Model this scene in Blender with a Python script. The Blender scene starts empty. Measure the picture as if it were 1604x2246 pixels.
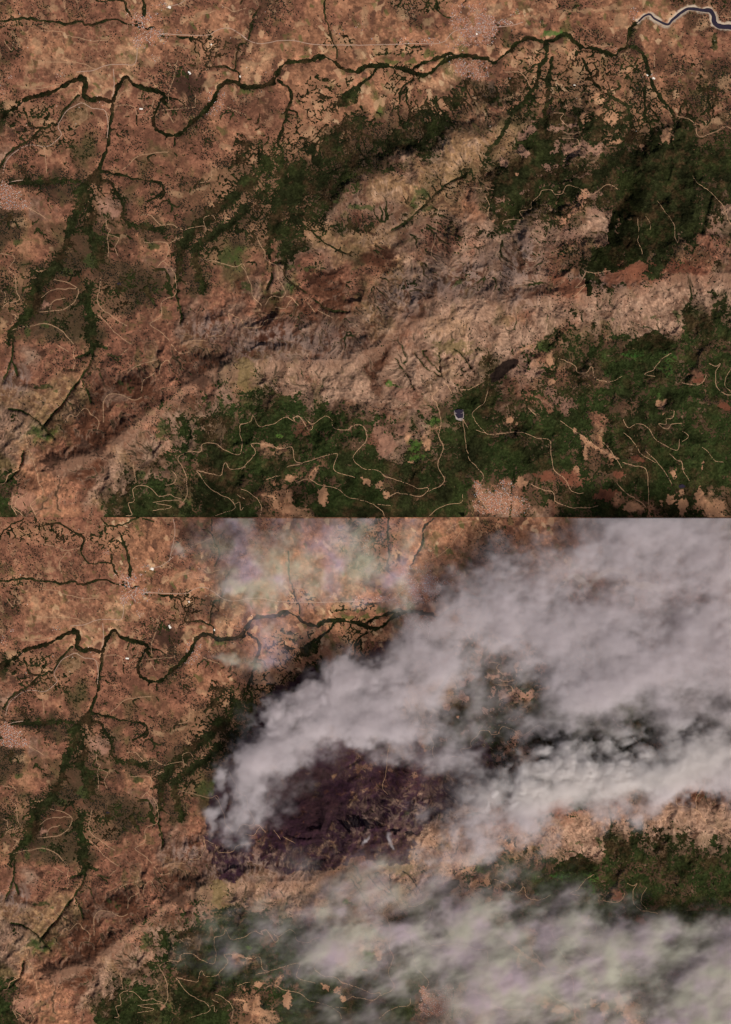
import bpy, math, time
import numpy as np
T0 = time.time()
f32 = np.float32

# ------------------------------------------------------------------ scale
S = 12.0                     # metres of ground to one pixel of the satellite picture
CX, CY = 802.0, 1123.0       # the picture's middle
def wx(px): return (np.asarray(px) - CX) * S
def wy(py): return (CY - np.asarray(py)) * S

# ------------------------------------------------------------------ camera, sky, sun, exposure
sc = bpy.context.scene
col = sc.collection
cam = bpy.data.objects.new('camera', bpy.data.cameras.new('camera')); col.objects.link(cam)
CAM_H = 150000.0
cam.location = (0, 0, CAM_H); cam.data.clip_start = 100; cam.data.clip_end = 400000
cam.data.sensor_fit = 'VERTICAL'; cam.data.lens_unit = 'FOV'
cam.data.angle = 2 * math.atan(1123.0 * S / CAM_H)
sc.camera = cam
SUN_EL, SUN_AZ = math.radians(47), math.radians(138)      # azimuth clockwise from north (+Y)
world = bpy.data.worlds.new('World'); sc.world = world; world.use_nodes = True
nt = world.node_tree; bg = nt.nodes['Background']
sky = nt.nodes.new('ShaderNodeTexSky'); sky.sky_type = 'NISHITA'; sky.sun_disc = False
sky.sun_elevation = SUN_EL; sky.sun_rotation = SUN_AZ
nt.links.new(sky.outputs[0], bg.inputs[0]); bg.inputs[1].default_value = 0.05
sun = bpy.data.lights.new('sun', 'SUN'); sun.energy = 4.6; sun.angle = math.radians(0.5); sun.color = (1, .95, .88)
so = bpy.data.objects.new('sun', sun); col.objects.link(so)
so.rotation_euler = (math.pi / 2 - SUN_EL, 0, math.pi - SUN_AZ)
sc.view_settings.view_transform = 'Standard'; sc.view_settings.look = 'None'
sc.view_settings.gamma = 1; sc.view_settings.exposure = 0.0
sc.cycles.volume_bounces = 3
sc.cycles.volume_step_rate = 1.0
sc.cycles.max_bounces = 6
try: sc.cycles.use_denoising = True
except Exception: pass

# ------------------------------------------------------------------ map raster (upper-picture pixels)
MX0, MY0, MX1, MY1 = -70, -180, 1890, 1220
W, Hh = MX1 - MX0, MY1 - MY0
YY, XX = np.mgrid[MY0:MY1, MX0:MX1].astype(f32)
LK, LAX, LAY = .8805, 6.6, 1233.7             # lower picture = LK * upper + (LAX, LAY)
def low2up(x, y): return (np.asarray(x) - LAX) / LK, (np.asarray(y) - LAY) / LK

def bil(A, x, y):
    """bilinear sample of raster A (indexed from its own 0,0)"""
    h, w = A.shape[:2]
    x = np.clip(x, 0, w - 1.001); y = np.clip(y, 0, h - 1.001)
    i = x.astype(np.int32); j = y.astype(np.int32); fx = (x - i).astype(f32); fy = (y - j).astype(f32)
    if A.ndim == 3: fx = fx[..., None]; fy = fy[..., None]
    return (A[j, i] * (1 - fx) + A[j, i + 1] * fx) * (1 - fy) + (A[j + 1, i] * (1 - fx) + A[j + 1, i + 1] * fx) * fy
def smp(A, x, y): return bil(A, x - MX0, y - MY0)

def vn(x, y, s, seed):
    """value noise at scale s on any coordinates, -1..1"""
    r = np.random.default_rng(seed); T = r.uniform(-1, 1, (257, 257)).astype(f32)
    u = x / s + seed * 7.31; v = y / s + seed * 3.17
    i = np.floor(u); j = np.floor(v); fx = (u - i).astype(f32); fy = (v - j).astype(f32)
    fx = fx * fx * (3 - 2 * fx); fy = fy * fy * (3 - 2 * fy)
    i = i.astype(np.int32) & 255; j = j.astype(np.int32) & 255
    return (T[j, i] * (1 - fx) + T[j, i + 1] * fx) * (1 - fy) + (T[j + 1, i] * (1 - fx) + T[j + 1, i + 1] * fx) * fy
def fbm(x, y, s, n, seed, g=.55):
    o = 0; a = 1; t = 0
    for k in range(n):
        o = o + a * vn(x, y, s / 2 ** k, seed + k * 13); t += a * a; a *= g
    return (o / math.sqrt(t) * 1.7).astype(f32)
def sst(a, b, x): t = np.clip((x - a) / (b - a), 0, 1); return t * t * (3 - 2 * t)
def lin(c): c = np.asarray(c, f32) / 255; return np.where(c < .04045, c / 12.92, ((c + .055) / 1.055) ** 2.4).astype(f32)

# ------------------------------------------------------------------ land cover, 30 px cells (rows from y = 0)
FOR = """111111111122111111 222111111111211111 111222111111122222
222222111111111121 222111111122211111 111111111111112212
211111111111111211 211111111111111111 222211112221111111
211111111111111222 111111111111111111 221122222221111112
221111111111222222 111111111111111111 112222222222222222
111111111112332111 111111111111111111 333333333331222333
111111111112332121 111111111112211667 633334332223233322
221111111112222111 111111121132224332 225333333333233322
642111111112222211 122111133332677343 644236664333332222
632221111211122221 222112777444488755 236776777754777543
121122311111122222 543457745588855211 127742566568887677
212122411111211133 543337787545541112 228884324667887788
232122611121112233 677888887621111233 488884458888888778
166665652333345645 788888771000222335 887437775588888767
222226733334454457 788887211111421243 765366766689887776
721127664422235549 998866211111211114 775433322288887622
742526753355556689 987773474111323314 652333212488878634
622545863221356567 768871211111111335 511233221188865524
232259552111255743 322662111111111111 113323334899953222
343559555421253322 221111112221112211 111223777999222231
346996668875366122 212221111112211122 221112377222221121
777542268984144122 122111111111111111 111112432211111111
568736658721122111 112211111111111111 211111112211115453
335886622111112111 111211111111111111 111133221111256466
333565621111112111 111111111121111111 111144332233238777
211112621111212111 111111111111111122 223344455447775567
111112421111122111 111111111111111133 432244467778888877
111122211111111233 211111111111112244 421144548888844277
111111211111111233 232221111112222777 444455558888888766
112111111111122334 576745342121155788 554467777447777466
211112111112223555 888888666622266699 557788224777777488
111111111113445678 888888887664225599 666688827888888688
111111111111445788 841888877112367999 777777628888888888
111111111134445899 888884888888876699 888887543888888888
311111112663334899 888334999938888888 888886666888888866
622111111888438888 744555499944888883 444443366887768888
721111118887744888 833366999999999933 225778888388884176
821111119777744999 844339999999999922 226127777733887126"""
TON = """rrrrrrrrrttttrrrtr RRRrrttttttRRrrttt ttttrrrttttttrRRrR
rtrrrrrrrrttrrtttr RRrtttrrrtttRRrttt ttttttttttttttrRRr
rtttttrrrrtttttttt RRrttttttttttttttt RRRRtGrrrRRtttrrrr
RtttttrrtTtttrrrRR RttttttttttttttTtt RRttttrrrRRttttrrr
RrttTrrrtTTtrrrrrR tTttttttttttttGtrr ttttttttrrrtrrrRRR
rrrrrtTttTrrrRRrtt TtrtttttttttttTrrr rrrtttTtttrRtRRRRR
rrrrttttrrrrrRRttr RrrttttttttttTrrRR RRrttTTtttRRttRRRt
trrrrrtrrrrrrRRtrr RRrttttttGRRrtttgr rrRttttttRRRttRRrt
trrrrgrrrrrrRRRtrr rRrttttttRRrrrRrtt ggRRRRRRtRttRRRRrr
RrrrrrrrrrrrrRrttr trrtttttRRRRRRpprp gggRRRRtRRRgRRrtRR
rrrrrrgrrrrrrrrrtt rrttttTTrrRppRpyyy yygRRppRRRtgRRRRRR
prrrrrgrrrrggrrrrr tttttrrRRRpprpyyyg ygRRRpppRRRRRgRRRR
RrrrtrrrrrgrrrtTrr RRRrrrRRRRRpyyygyg gRRRpppRRRRgpRRRRR
RRrRRRRrrgrrrrrttT RRRRRRRRpyyyygyyyT RRRppRtpRRRRpRgRRg
rrrrrrrPprrrrrttrr RRRRRRpppyyyGyyytr RpppttRRRRRRRRRpRR
rtpprrrPrrrrrrrrRR RRRtrppRRppygyyttp RRppRttpRRRRpRRRpp
rytrgrrrrRRRRrrrRR RRRttgypRRpppprpPP ppppRRPPpRRRRgRRpp
rttrgrrrrRtttrrrgR RRRRyyyyyyypprrPpP PPppppppRRpRRpRRpp
rtrrRRrrrrtrrrrggG grrppppygddprrPPrp PPpprrrRRRRRrrrrrr
rgrtRRRgrrrpprrrgg rrrprrrrgddyPPPppp PPpprrrRRRRrrrdrpd
rgrRRRrrRrrrrrrrgd prpGrrdrrryypppppP PPpprrrrpprrrddrdP
rgrRdddrRRRRrrprrd pGrrrddrgypyPppppp pppdrrrppprPPPPPPP
rrRRddRrRRRrrprrpr rrddrdddyypppppPPP gpppprrPPPPPPPPPPP
trRggggrrrrtrdprrp pdrddpdpyyyddpyPPP gyrPPPPPPPPPPPGRRP
trrrgggrrrrrrpdprp ddrppdddddddrpPyPP PPPPgrPPgPPPPRggRR
rprrrrrrrrrrrryrdp pppppppppddPPPPPPP PPPrrggRrRRRgggrtR
rprrrrrrrryrrrddpd yPPPPrPPPddPPPPPPg PpPPrgRRRRRRRRRRRR
rprrrtrrrrrrrrddgy PPPPrPPPPdPPPPyPPg gpPPrrRgRRRRRRRrRR
PPyyygyddddrrrrrPr gPpPppPPPpPPrPPrRR RrrrrrRrRRRRRRRRRR
yyyyyygdkddrrrdppg GRRppppRPppPprRgRR RRrrrrrrRRRRRyRRRd
ppyygrkdrrrrdpPPgR RRRRpRRRRRRppgGRRR RRytRRRtrRRRRRRRRR
PyPGddddddrrpppypg RRRRRRRRRRpppyyRRR RRRRRRrrRRRRRRRRRR
pPytrdddkdpPrppRRR RTRRRRRRRppppRGyRR RRRRRRRytRRRRRRRRR
gptrddkdyyPdpprRRR RRRRRtRRRRRRRtRRRR RRRRRRrttRRRRrrRRR
ggttrddPPPyPpgrrpR RRRtRRRRRtRRRRRRRR RRRRrrttRRRrrtRRRt
RRdttrdPpPPygRGrtR RRtRtRRTRRRRtRRRRR rrrRrrrRRrrRRRRRRR
RRttrrpyPPPyGGRrtR RRTtRTRRRRRRtRRRRR PtRttrrRRtRRRRRTTt
RRttttrryyprGGrrrR RRttTRRRRRRRRRRRRR PPRPRRRRRrtRrttTTR"""
def rows(t): return [r.replace(' ', '') for r in t.split('\n')]
FG = np.array([[int(c) for c in (r + r[-1] * 60)[:54]] for r in rows(FOR)], f32) / 9
TC = {'r': (134, 88, 66), 'R': (92, 61, 45), 't': (160, 110, 80), 'T': (184, 138, 102), 'y': (150, 114, 80), 'p': (134, 102, 82),
      'P': (158, 122, 98), 'g': (100, 80, 52), 'G': (62, 88, 34), 'd': (92, 56, 38), 'k': (62, 37, 26)}
TG = np.array([[lin(TC[c]) for c in (r + r[-1] * 60)[:54]] for r in rows(TON)], f32)
LET = np.array([[ord(c) for c in (r + r[-1] * 60)[:54]] for r in rows(TON)])

wa = fbm(XX, YY, 60, 5, 11, .65); wb = fbm(XX, YY, 60, 5, 12, .65)
gx = (XX + 17 * wa) / 30 - .5; gy = (YY + 17 * wb) / 30 - .5
F = bil(FG, gx, gy); ALB = bil(TG, gx, gy)
def zone(chars, s=1.0): return bil(np.isin(LET, [ord(c) for c in chars]).astype(f32), gx, gy)
Zt = zone('tT'); Zr = zone('rRtT'); Zp = zone('pPy'); Zd = zone('dk')

# ------------------------------------------------------------------ tracing helpers: 2.9704x tiles of the picture
K = 2.9704
TO = {'A1': (0, 0), 'B1': (530, 0), 'C1': (1064, 0), 'A2': (0, 375), 'B2': (530, 375), 'C2': (1064, 375), 'A3': (0, 755), 'B3': (530, 755), 'C3': (1064, 755),
      'LA': (0, 1130), 'LB': (530, 1130), 'LC': (1064, 1130), 'LD': (1064, 1500)}
def P(tile, s):
    """'x,y x,y ...' read off a tile -> N x 2 array in map coordinates"""
    a = np.array([[float(v) for v in p.split(',')] for p in s.split()]) / K + np.array(TO[tile])
    if tile[0] == 'L': a = np.stack(low2up(a[:, 0], a[:, 1]), 1)
    return a
def smooth(a, step=2.5, jit=.6, seed=0):
    """Catmull-Rom through the traced points, resampled and a little wobbly"""
    p = np.vstack([2 * a[0] - a[1], a, 2 * a[-1] - a[-2]]); out = []
    for i in range(1, len(p) - 2):
        n = max(2, int(np.hypot(*(p[i + 1] - p[i])) / step)); t = np.linspace(0, 1, n, endpoint=False)[:, None]
        out.append(.5 * (2 * p[i] + (p[i + 1] - p[i - 1]) * t + (2 * p[i - 1] - 5 * p[i] + 4 * p[i + 1] - p[i + 2]) * t ** 2 + (3 * p[i] - p[i - 1] - 3 * p[i + 1] + p[i + 2]) * t ** 3))
    out.append(a[-1:]); o = np.vstack(out)
    o[:, 0] += jit * 2 * vn(o[:, 0], o[:, 1], 9, 900 + seed); o[:, 1] += jit * 2 * vn(o[:, 0], o[:, 1], 9, 950 + seed)
    return o
def stroke(D, pts, reach=24):
    """lower distance raster D to the distance from the polyline"""
    for (x0, y0), (x1, y1) in zip(pts[:-1], pts[1:]):
        a = int(max(min(x0, x1) - reach - MX0, 0)); b = int(min(max(x0, x1) + reach - MX0 + 1, W))
        c = int(max(min(y0, y1) - reach - MY0, 0)); d = int(min(max(y0, y1) + reach - MY0 + 1, Hh))
        if b <= a or d <= c: continue
        X = XX[c:d, a:b] - x0; Y = YY[c:d, a:b] - y0; ux, uy = x1 - x0, y1 - y0
        t = np.clip((X * ux + Y * uy) / (ux * ux + uy * uy + 1e-6), 0, 1)
        np.minimum(D[c:d, a:b], np.hypot(X - t * ux, Y - t * uy), out=D[c:d, a:b])
    return D
def inpoly(poly, X=None, Y=None):
    X = XX if X is None else X; Y = YY if Y is None else Y
    m = np.zeros(X.shape, bool); n = len(poly)
    for i in range(n):
        (x0, y0), (x1, y1) = poly[i], poly[(i + 1) % n]
        if y0 == y1: continue
        m ^= ((y0 > Y) != (y1 > Y)) & (X < (x1 - x0) * (Y - y0) / (y1 - y0) + x0)
    return m

# ------------------------------------------------------------------ the river and its tributaries (halfwidth, tile, points)
MAIN = [P('A1', '-120,790 0,745 70,720 130,682 165,650 240,630 305,612 360,590 400,568 470,530 540,512 557,560 545,620 600,655 660,642 735,662 760,600 790,530 830,503 870,550 950,575 1040,600 1075,635 1040,680 1005,760 1010,830 1060,870 1130,883 1200,850 1260,790 1330,730 1390,660 1410,600 1450,550 1520,535 1590,563'),
        P('B1', '0,565 90,565 180,550 215,525 245,455 290,410 360,405 450,395 540,370 600,400 640,440 740,467 800,440 870,425 960,435 1050,450 1110,470 1170,490 1230,475 1280,430 1330,395 1380,375 1450,365 1530,375 1604,385'),
        P('B1', '1100,462 1150,425 1220,400 1290,375 1345,350 1400,358 1450,365'),
        P('C1', '0,385 60,405 110,375 160,330 200,290 250,260 290,245 380,270 450,260 520,225 580,270 650,310 720,320 800,345 850,360 870,330 920,308 935,240 955,180 1000,140')]
RIVW = [2.7, 2.6, 1.8, 2.0]
SIDE = [(2.6, 'C1', '940,300 1010,330 1040,380 1060,450 1080,500 1100,560 1140,640 1190,700 1230,780 1245,900 1290,1040 1340,1129'),
 (2.4, 'A1', '740,665 730,760 710,850 700,950 665,1060 640,1129'), (3.6, 'A2', '640,0 570,80 530,120 525,220 490,290 460,380 440,470 400,550 350,640 270,720 220,850 180,940 80,1040 60,1129'),
 (2.8, 'A2', '570,100 560,180 600,270 585,380 620,480 650,590'), (3.2, 'A2', '580,760 560,820 575,880 600,980 605,1080 610,1129'),
 (1.0, 'A3', '610,0 605,110 560,170 530,230 460,310 400,400 330,480 280,550'), (1.0, 'A3', '530,230 570,300 600,380'), (1.4, 'A3', '90,-40 80,100 40,200 20,240'), (1, 'A3', '80,90 120,200'),
 (1.3, 'A3', '605,0 700,30'), (1.4, 'A3', '590,40 560,70 490,90'), (1.2, 'A3', '490,170 420,160'), (2.2, 'A2', '640,60 720,80 760,140 800,220 820,330 920,360 1060,380'),
 (1.6, 'A2', '640,0 760,20 860,50 960,65 1040,80'), (1.6, 'A2', '10,70 120,80 300,75 420,60 520,70'), (1.2, 'A1', '150,700 180,760 200,820 290,830 350,800'),
 (1.3, 'A1', '520,620 470,660 420,720 380,790 350,830'), (1.3, 'A1', '280,830 180,920 70,990 10,1070'), (1, 'A1', '1135,883 1140,945'),
 (1.4, 'A1', '-100,130 10,140 60,130 120,120 200,120 280,140 380,145 440,155 530,140 560,165 640,150 740,130 810,150 900,165'), (1.3, 'A1', '800,-60 810,10 830,60 860,110 915,155'),
 (1.3, 'A1', '930,-60 945,60 930,120 920,160 960,185 1000,175 1030,210 1060,240 1150,240 1240,245 1310,270 1330,320 1370,345 1345,430 1400,435 1450,430 1500,455 1555,475 1555,540'),
 (.8, 'A1', '1600,285 1560,300 1535,380 1530,450'), (1, 'B1', '120,40 75,110 60,200 30,290'), (1.1, 'B1', '540,-80 545,100 570,180 590,260 625,330 620,390 640,430'), (1, 'B1', '1280,10 1275,60 1330,110 1400,110'),
 (2.4, 'B1', '235,515 310,580 320,640 290,760 260,870 240,930 265,990 265,1129'), (3, 'B2', '265,0 260,150 250,270 200,380 180,480 190,570'), (1.1, 'B2', '190,570 200,680 170,770'),
 (1.1, 'B2', '195,600 280,600 290,700 400,780 500,860 570,910 700,915'), (1.4, 'B2', '380,330 480,420 560,480 700,550'), (1.2, 'B2', '1450,30 1350,80 1250,170 1150,260 1050,350 980,390'),
 (3.2, 'A2', '1640,60 1480,200 1350,300 1240,400 1190,500 1170,620 1150,700'), (2.4, 'A2', '1600,250 1500,340 1400,410 1280,500 1270,580 1300,660 1330,780'), (2, 'A2', '1020,650 1080,650 1110,740 1120,820'),
 (1.2, 'A2', '1145,700 1150,800 1180,900 1180,1000'), (1.1, 'A2', '960,780 1010,870'), (2, 'B1', '880,450 820,520 760,560 700,600 650,680'), (1.1, 'B1', '1120,510 1040,590 1025,680 1030,820'),
 (3, 'C1', '400,290 395,380 350,440 340,530 290,630 180,740 130,850 100,900 10,1010'), (3, 'C1', '440,380 420,500 405,650 380,800 375,950 350,1100'), (2, 'C1', '640,380 690,500 740,580 850,650 930,700 950,800 930,900'),
 (1.6, 'C2', '1340,0 1380,80 1460,150 1440,250 1400,400'), (.5, 'B3', '1000,90 1060,180 1120,290'), (.5, 'B3', '1290,60 1295,180 1340,250'), (.5, 'B3', '1120,60 1200,150 1290,210'),
 (.5, 'B3', '1380,30 1450,90 1510,180'), (.5, 'B3', '1200,40 1180,60 1290,180'), (1.2, 'C3', '180,830 170,960 165,1129'), (1, 'A3', '360,620 250,500 150,440 60,420'), (.9, 'A3', '710,70 780,120'),
 (1.4, 'LA', '180,-20 230,20 250,70 370,50 420,70 500,120 550,160 530,240 580,310 680,310 740,320 750,370 800,440 825,465'), (1.3, 'LA', '760,70 810,180 830,260 845,350 825,450'), (1, 'LA', '640,-10 700,60 760,70 830,50 900,20 1000,40'),
 (1, 'LA', '1310,95 1370,110 1400,180 1430,240 1400,330'), (1, 'LA', '1380,0 1380,100'), (1.2, 'LB', '960,0 955,150 960,260 950,350 1000,400 1060,410'), (1.4, 'LB', '1260,20 1190,80 1180,180 1140,260 1100,340'),
 (1, 'A3', '-60,920 60,880 140,790 160,700'), (.8, 'LA', '0,130 80,60 160,20')]
DR = np.full((Hh, W), 99, f32); DS = np.full((Hh, W), 99, f32)
wsig = .85 + .4 * fbm(XX, YY, 14, 3, 21)
mains = [smooth(m, jit=.5, seed=i) for i, m in enumerate(MAIN)]
for m, w in zip(mains, RIVW):
    D = stroke(np.full((Hh, W), 99, f32), m); np.minimum(DR, D / w, out=DR)
for k, (w, t, s) in enumerate(SIDE):
    m = smooth(P(t, s), jit=1.0, seed=k); w = w * (1.2 if t == 'A2' else 1.1)
    a = int(max(m[:, 0].min() - 26 - MX0, 0)); b = int(m[:, 0].max() + 26 - MX0); c = int(max(m[:, 1].min() - 26 - MY0, 0)); d = int(m[:, 1].max() + 26 - MY0)
    b = min(b, W); d = min(d, Hh)
    D = np.full((Hh, W), 99, f32); stroke(D, m, 22); np.minimum(DS[c:d, a:b], D[c:d, a:b] / w, out=DS[c:d, a:b])

# reservoir reach in the far north-east: open water between pale banks; small ponds
RES = smooth(P('C1', '1000,140 1040,105 1075,95 1110,125 1190,160 1225,128 1300,68 1350,58 1420,68 1465,72 1490,105 1495,150 1530,172 1600,178 1700,190'), jit=.3)
DW = stroke(np.full((Hh, W), 99, f32), RES, 30)
resw = np.interp(XX, [1400, 1425, 1460, 1545, 1560, 1600], [1.3, 1.9, 2.2, 3.2, 4.2, 5.0]).astype(f32)
POND = [(P('B3', '1390,432 1415,425 1445,432 1442,480 1410,485 1395,465'), 'quarry'), (P('A2', '765,735 775,728 790,735 788,746 770,746'), 'a'), (P('C3', '1260,920 1285,912 1305,925 1290,937 1262,935'), 'b')]

# ------------------------------------------------------------------ relief
yc = np.interp(XX[0], [-70, 60, 150, 230, 330, 400, 455, 520, 780, 830, 870, 1000, 1200, 1300, 1480, 1604, 1890],
               [1015, 1018, 1012, 985, 905, 860, 815, 798, 788, 755, 700, 684, 655, 640, 612, 603, 640]).astype(f32)[None, :]
yc = yc + 8 * vn(XX[0] * 1., XX[0] * 0, 40, 3)[None, :]
dn = yc - YY
E = np.where(dn > 0, 640 * (.36 * np.exp(-np.abs(dn) / 105) + .64 * np.exp(-np.abs(dn) / 270)), 640 * (.25 * np.exp(-np.abs(dn) / 60) + .75 * np.exp(-np.abs(dn) / 330))).astype(f32)
def ridge(E, pts, h, s):
    m = np.array(pts, float); D = stroke(np.full((Hh, W), 400, f32), smooth(m, step=20, jit=0), int(s * 3)); return E + h * np.exp(-(D / s) ** 2 / 1.2).astype(f32)
for pts, h, s in (([(760, 420), (860, 380), (960, 340), (1090, 265)], 330, 45), ([(1100, 400), (1180, 300), (1190, 250)], 160, 40), ([(1260, 560), (1270, 430), (1290, 300), (1300, 220)], 260, 45),
                  ([(1370, 580), (1400, 470), (1440, 330)], 240, 36), ([(1480, 560), (1500, 420), (1470, 300)], 200, 40), ([(960, 660), (1000, 540), (1040, 450)], 220, 36), ([(1120, 640), (1150, 540), (1180, 470)], 220, 30),
                  ([(690, 1000), (760, 960), (800, 880)], 160, 40), ([(560, 1050), (590, 960), (600, 880)], 140, 40), ([(1180, 1000), (1150, 900), (1120, 800)], 170, 40), ([(1380, 1060), (1350, 950), (1300, 850)], 170, 45),
                  ([(1530, 1080), (1500, 950), (1450, 850)], 190, 45), ([(950, 1050), (920, 960), (880, 880)], 150, 40), ([(100, 700), (130, 640)], 100, 30), ([(300, 560), (300, 430)], 90, 40)):
    E = ridge(E, pts, h, s)
mt = sst(50, 400, E)
amp = 12 + 88 * mt
n1 = fbm(XX, YY, 110, 5, 31, .42); n2 = 1 - np.abs(fbm(XX + 9 * wa, YY + 9 * wb, 62, 5, 41, .42)) * 1.2
HT = E + amp * (.45 * n1 + .9 * n2)
HT -= (30 + 60 * mt) * np.exp(-(np.minimum(DS, 9) / 3.2) ** 2) + 45 * np.exp(-(np.minimum(DR, 9) / 2.6) ** 2) + 35 * np.exp(-(DW / 9) ** 2)
# running water: drops that follow the slope, cut gullies and mark where they gather
h2 = HT[::2, ::2].copy() / (2 * S); hh, ww = h2.shape
flow = np.zeros(hh * ww, f32); rng = np.random.default_rng(5)
for batch in range(4):
    n = 70000
    px = rng.uniform(2, ww - 3, n).astype(f32); py = rng.uniform(2, hh - 3, n).astype(f32); dx = np.zeros(n, f32); dy = np.zeros(n, f32); ho = np.full(n, 1e9, f32)
    for it in range(70):
        i = px.astype(np.int32); j = py.astype(np.int32); fx = px - i; fy = py - j; k = j * ww + i; hf = h2.ravel()
        a, b, c, d = hf[k], hf[k + 1], hf[k + ww], hf[k + ww + 1]
        gx_ = (b - a) * (1 - fy) + (d - c) * fy; gy_ = (c - a) * (1 - fx) + (d - b) * fx
        hn = (a * (1 - fx) + b * fx) * (1 - fy) + (c * (1 - fx) + d * fx) * fy; al = hn < ho; ho = np.where(al, hn, -1e9)
        dx = dx * .45 - gx_; dy = dy * .45 - gy_; L = np.hypot(dx, dy) + 1e-6
        sl = np.minimum(np.hypot(gx_, gy_), .8)
        px = np.clip(px + dx / L, 2, ww - 3); py = np.clip(py + dy / L, 2, hh - 3)
        cut = np.bincount(k, weights=np.where(al, sl, 0) * (.0060 if it > 4 else 0), minlength=hh * ww).astype(f32)
        flow += np.bincount(k, weights=al, minlength=hh * ww) * (1.0 if it > 8 else 0.)
        h2 -= np.minimum(cut, .05).reshape(hh, ww)
    q = h2; q[1:-1, 1:-1] = .84 * q[1:-1, 1:-1] + .04 * (q[:-2, 1:-1] + q[2:, 1:-1] + q[1:-1, :-2] + q[1:-1, 2:])
flow = flow.reshape(hh, ww); lf = np.log1p(flow); lf = np.clip((lf - np.percentile(lf, 60)) / (np.percentile(lf, 99.6) - np.percentile(lf, 60)), 0, 1)
def up2(A): return bil(A, (XX - MX0) / 2, (YY - MY0) / 2)
dcut = up2(h2 * (2 * S)) - up2(HT[::2, ::2])
HT = HT + np.maximum(dcut, -70); FL = up2(lf.astype(f32))
HT = np.maximum(HT, 5) + 1.6 * vn(XX, YY, 3, 77) * (.4 + mt)
# long fine streaks that follow the fall of the slopes
hs = fbm(XX, YY, 2.6, 2, 301, .8)
sm = bil(h2[::2, ::2], (XX - MX0) / 4, (YY - MY0) / 4); sy, sx = np.gradient(sm); sy = (sy + np.roll(sy, 2, 0) + np.roll(sy, -2, 0)) / 3; sx = (sx + np.roll(sx, 2, 1) + np.roll(sx, -2, 1)) / 3
sn = np.hypot(sx, sy) + 1e-5; sx, sy = (sx / sn).astype(f32), (sy / sn).astype(f32); LIC = hs.copy(); cnt = 1
for sg in (1, -1):
    ax, ay = XX - MX0, YY - MY0
    for it in range(7):
        ii = np.clip(ax, 0, W - 1).astype(np.int32); jj = np.clip(ay, 0, Hh - 1).astype(np.int32)
        ax = ax + sg * 1.6 * sx[jj, ii]; ay = ay + sg * 1.6 * sy[jj, ii]; LIC += bil(hs, ax, ay); cnt += 1
LIC /= LIC.std(); HT = HT + 7 * mt * LIC
print('relief', round(time.time() - T0, 1))

# ------------------------------------------------------------------ ground colour (what the ground itself is made of, with painted shade in the towns)
def vor(x, y, s, seed, stretch=1.0, rot=0.0):
    """jittered cells: distance to the border between the two nearest seeds and a random value per cell"""
    c, q = math.cos(rot), math.sin(rot); u = (x * c + y * q) / s; v = (-x * q + y * c) / (s * stretch)
    r = np.random.default_rng(seed); J = r.random((256, 256, 3)).astype(f32)
    i0 = np.floor(u).astype(np.int32); j0 = np.floor(v).astype(np.int32); d1 = np.full(u.shape, 9, f32); d2 = d1.copy(); cid = np.zeros(u.shape, f32)
    for dj in (-1, 0, 1):
        for di in (-1, 0, 1):
            jj = J[(j0 + dj) & 255, (i0 + di) & 255]
            d = np.maximum(np.abs(i0 + di + jj[..., 0] - u), np.abs(j0 + dj + jj[..., 1] - v)) * .85 + np.hypot(i0 + di + jj[..., 0] - u, j0 + dj + jj[..., 1] - v) * .15
            near = d < d1
            d2 = np.where(near, d1, np.minimum(d2, d)); cid = np.where(near, jj[..., 2], cid); d1 = np.where(near, d, d1)
    return (d2 - d1) * s, cid
fa = fbm(XX, YY, 34, 6, 51, .62); fb = fbm(XX, YY, 9, 4, 61, .7); fc = fbm(XX, YY, 120, 4, 71)
def mixc(A, c, m): m = np.clip(m, 0, 1)[..., None]; return A * (1 - m) + (lin(c) if not isinstance(c, np.ndarray) else c) * m
def brt(A, k): return A * k[..., None]
fd1 = fbm(XX, YY, 3.2, 2, 63, .9)
ALB = brt(ALB, np.exp(.12 * fa + .2 * fb + .06 * fc + .2 * fd1))
mott = fbm(XX + 5 * wa, YY + 5 * wb, 17, 5, 65, .72)
# fine streaks that run down the slopes, rock against heath
gyy, gxx = np.gradient(HT); st = fbm(XX * 1.0 + 3 * wa, YY * .33, 7, 3, 81)
heath = fbm(XX + 12 * wa, YY + 12 * wb, 26, 6, 91, .68)
ALB = mixc(ALB, (96, 62, 44), Zp * sst(.3, 1.25, heath + .3 * LIC) * .7)
ALB = mixc(ALB, (186, 148, 120), Zp * sst(.35, 1.3, -heath) * .5)
ALB = brt(ALB, np.exp(.24 * LIC * (mt * (.5 + .5 * Zp))))
ALB = mixc(ALB, (84, 72, 44), sst(.1, .35, F) * sst(.6, .4, F) * sst(-.3, 1., fbm(XX, YY, 40, 4, 69)) * .5)
ALB = mixc(ALB, (190, 154, 126), Zp * mt * sst(.7, 1.5, LIC - .3 * heath) * .6)
ALB = mixc(ALB, (98, 68, 48), Zp * sst(.5, 1.7, LIC + .5 * heath) * .6)
ALB = mixc(ALB, (84, 52, 36), Zd * sst(-.4, .9, heath) * .55)
ALB = mixc(ALB, (146, 112, 90), Zd * sst(.5, 1.2, -heath) * .6)
ALB = mixc(ALB, (92, 60, 45), Zr * sst(.2, 1.1, mott) * .62); ALB = mixc(ALB, (186, 134, 100), Zr * sst(.55, 1.4, -mott) * .5)
ALB = mixc(ALB, (96, 86, 50), (Zr + .6 * Zp) * sst(.7, 1.5, fbm(XX, YY, 30, 5, 67, .7)) * .55)
ALB = mixc(ALB, (72, 56, 38), sst(.25, .7, F) * .85)
crest = sst(26, 6, np.abs(dn + 12) + 6 * wb) * sst(60, 160, XX)
ALB = mixc(ALB, (166, 128, 102), crest * .35)
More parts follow.
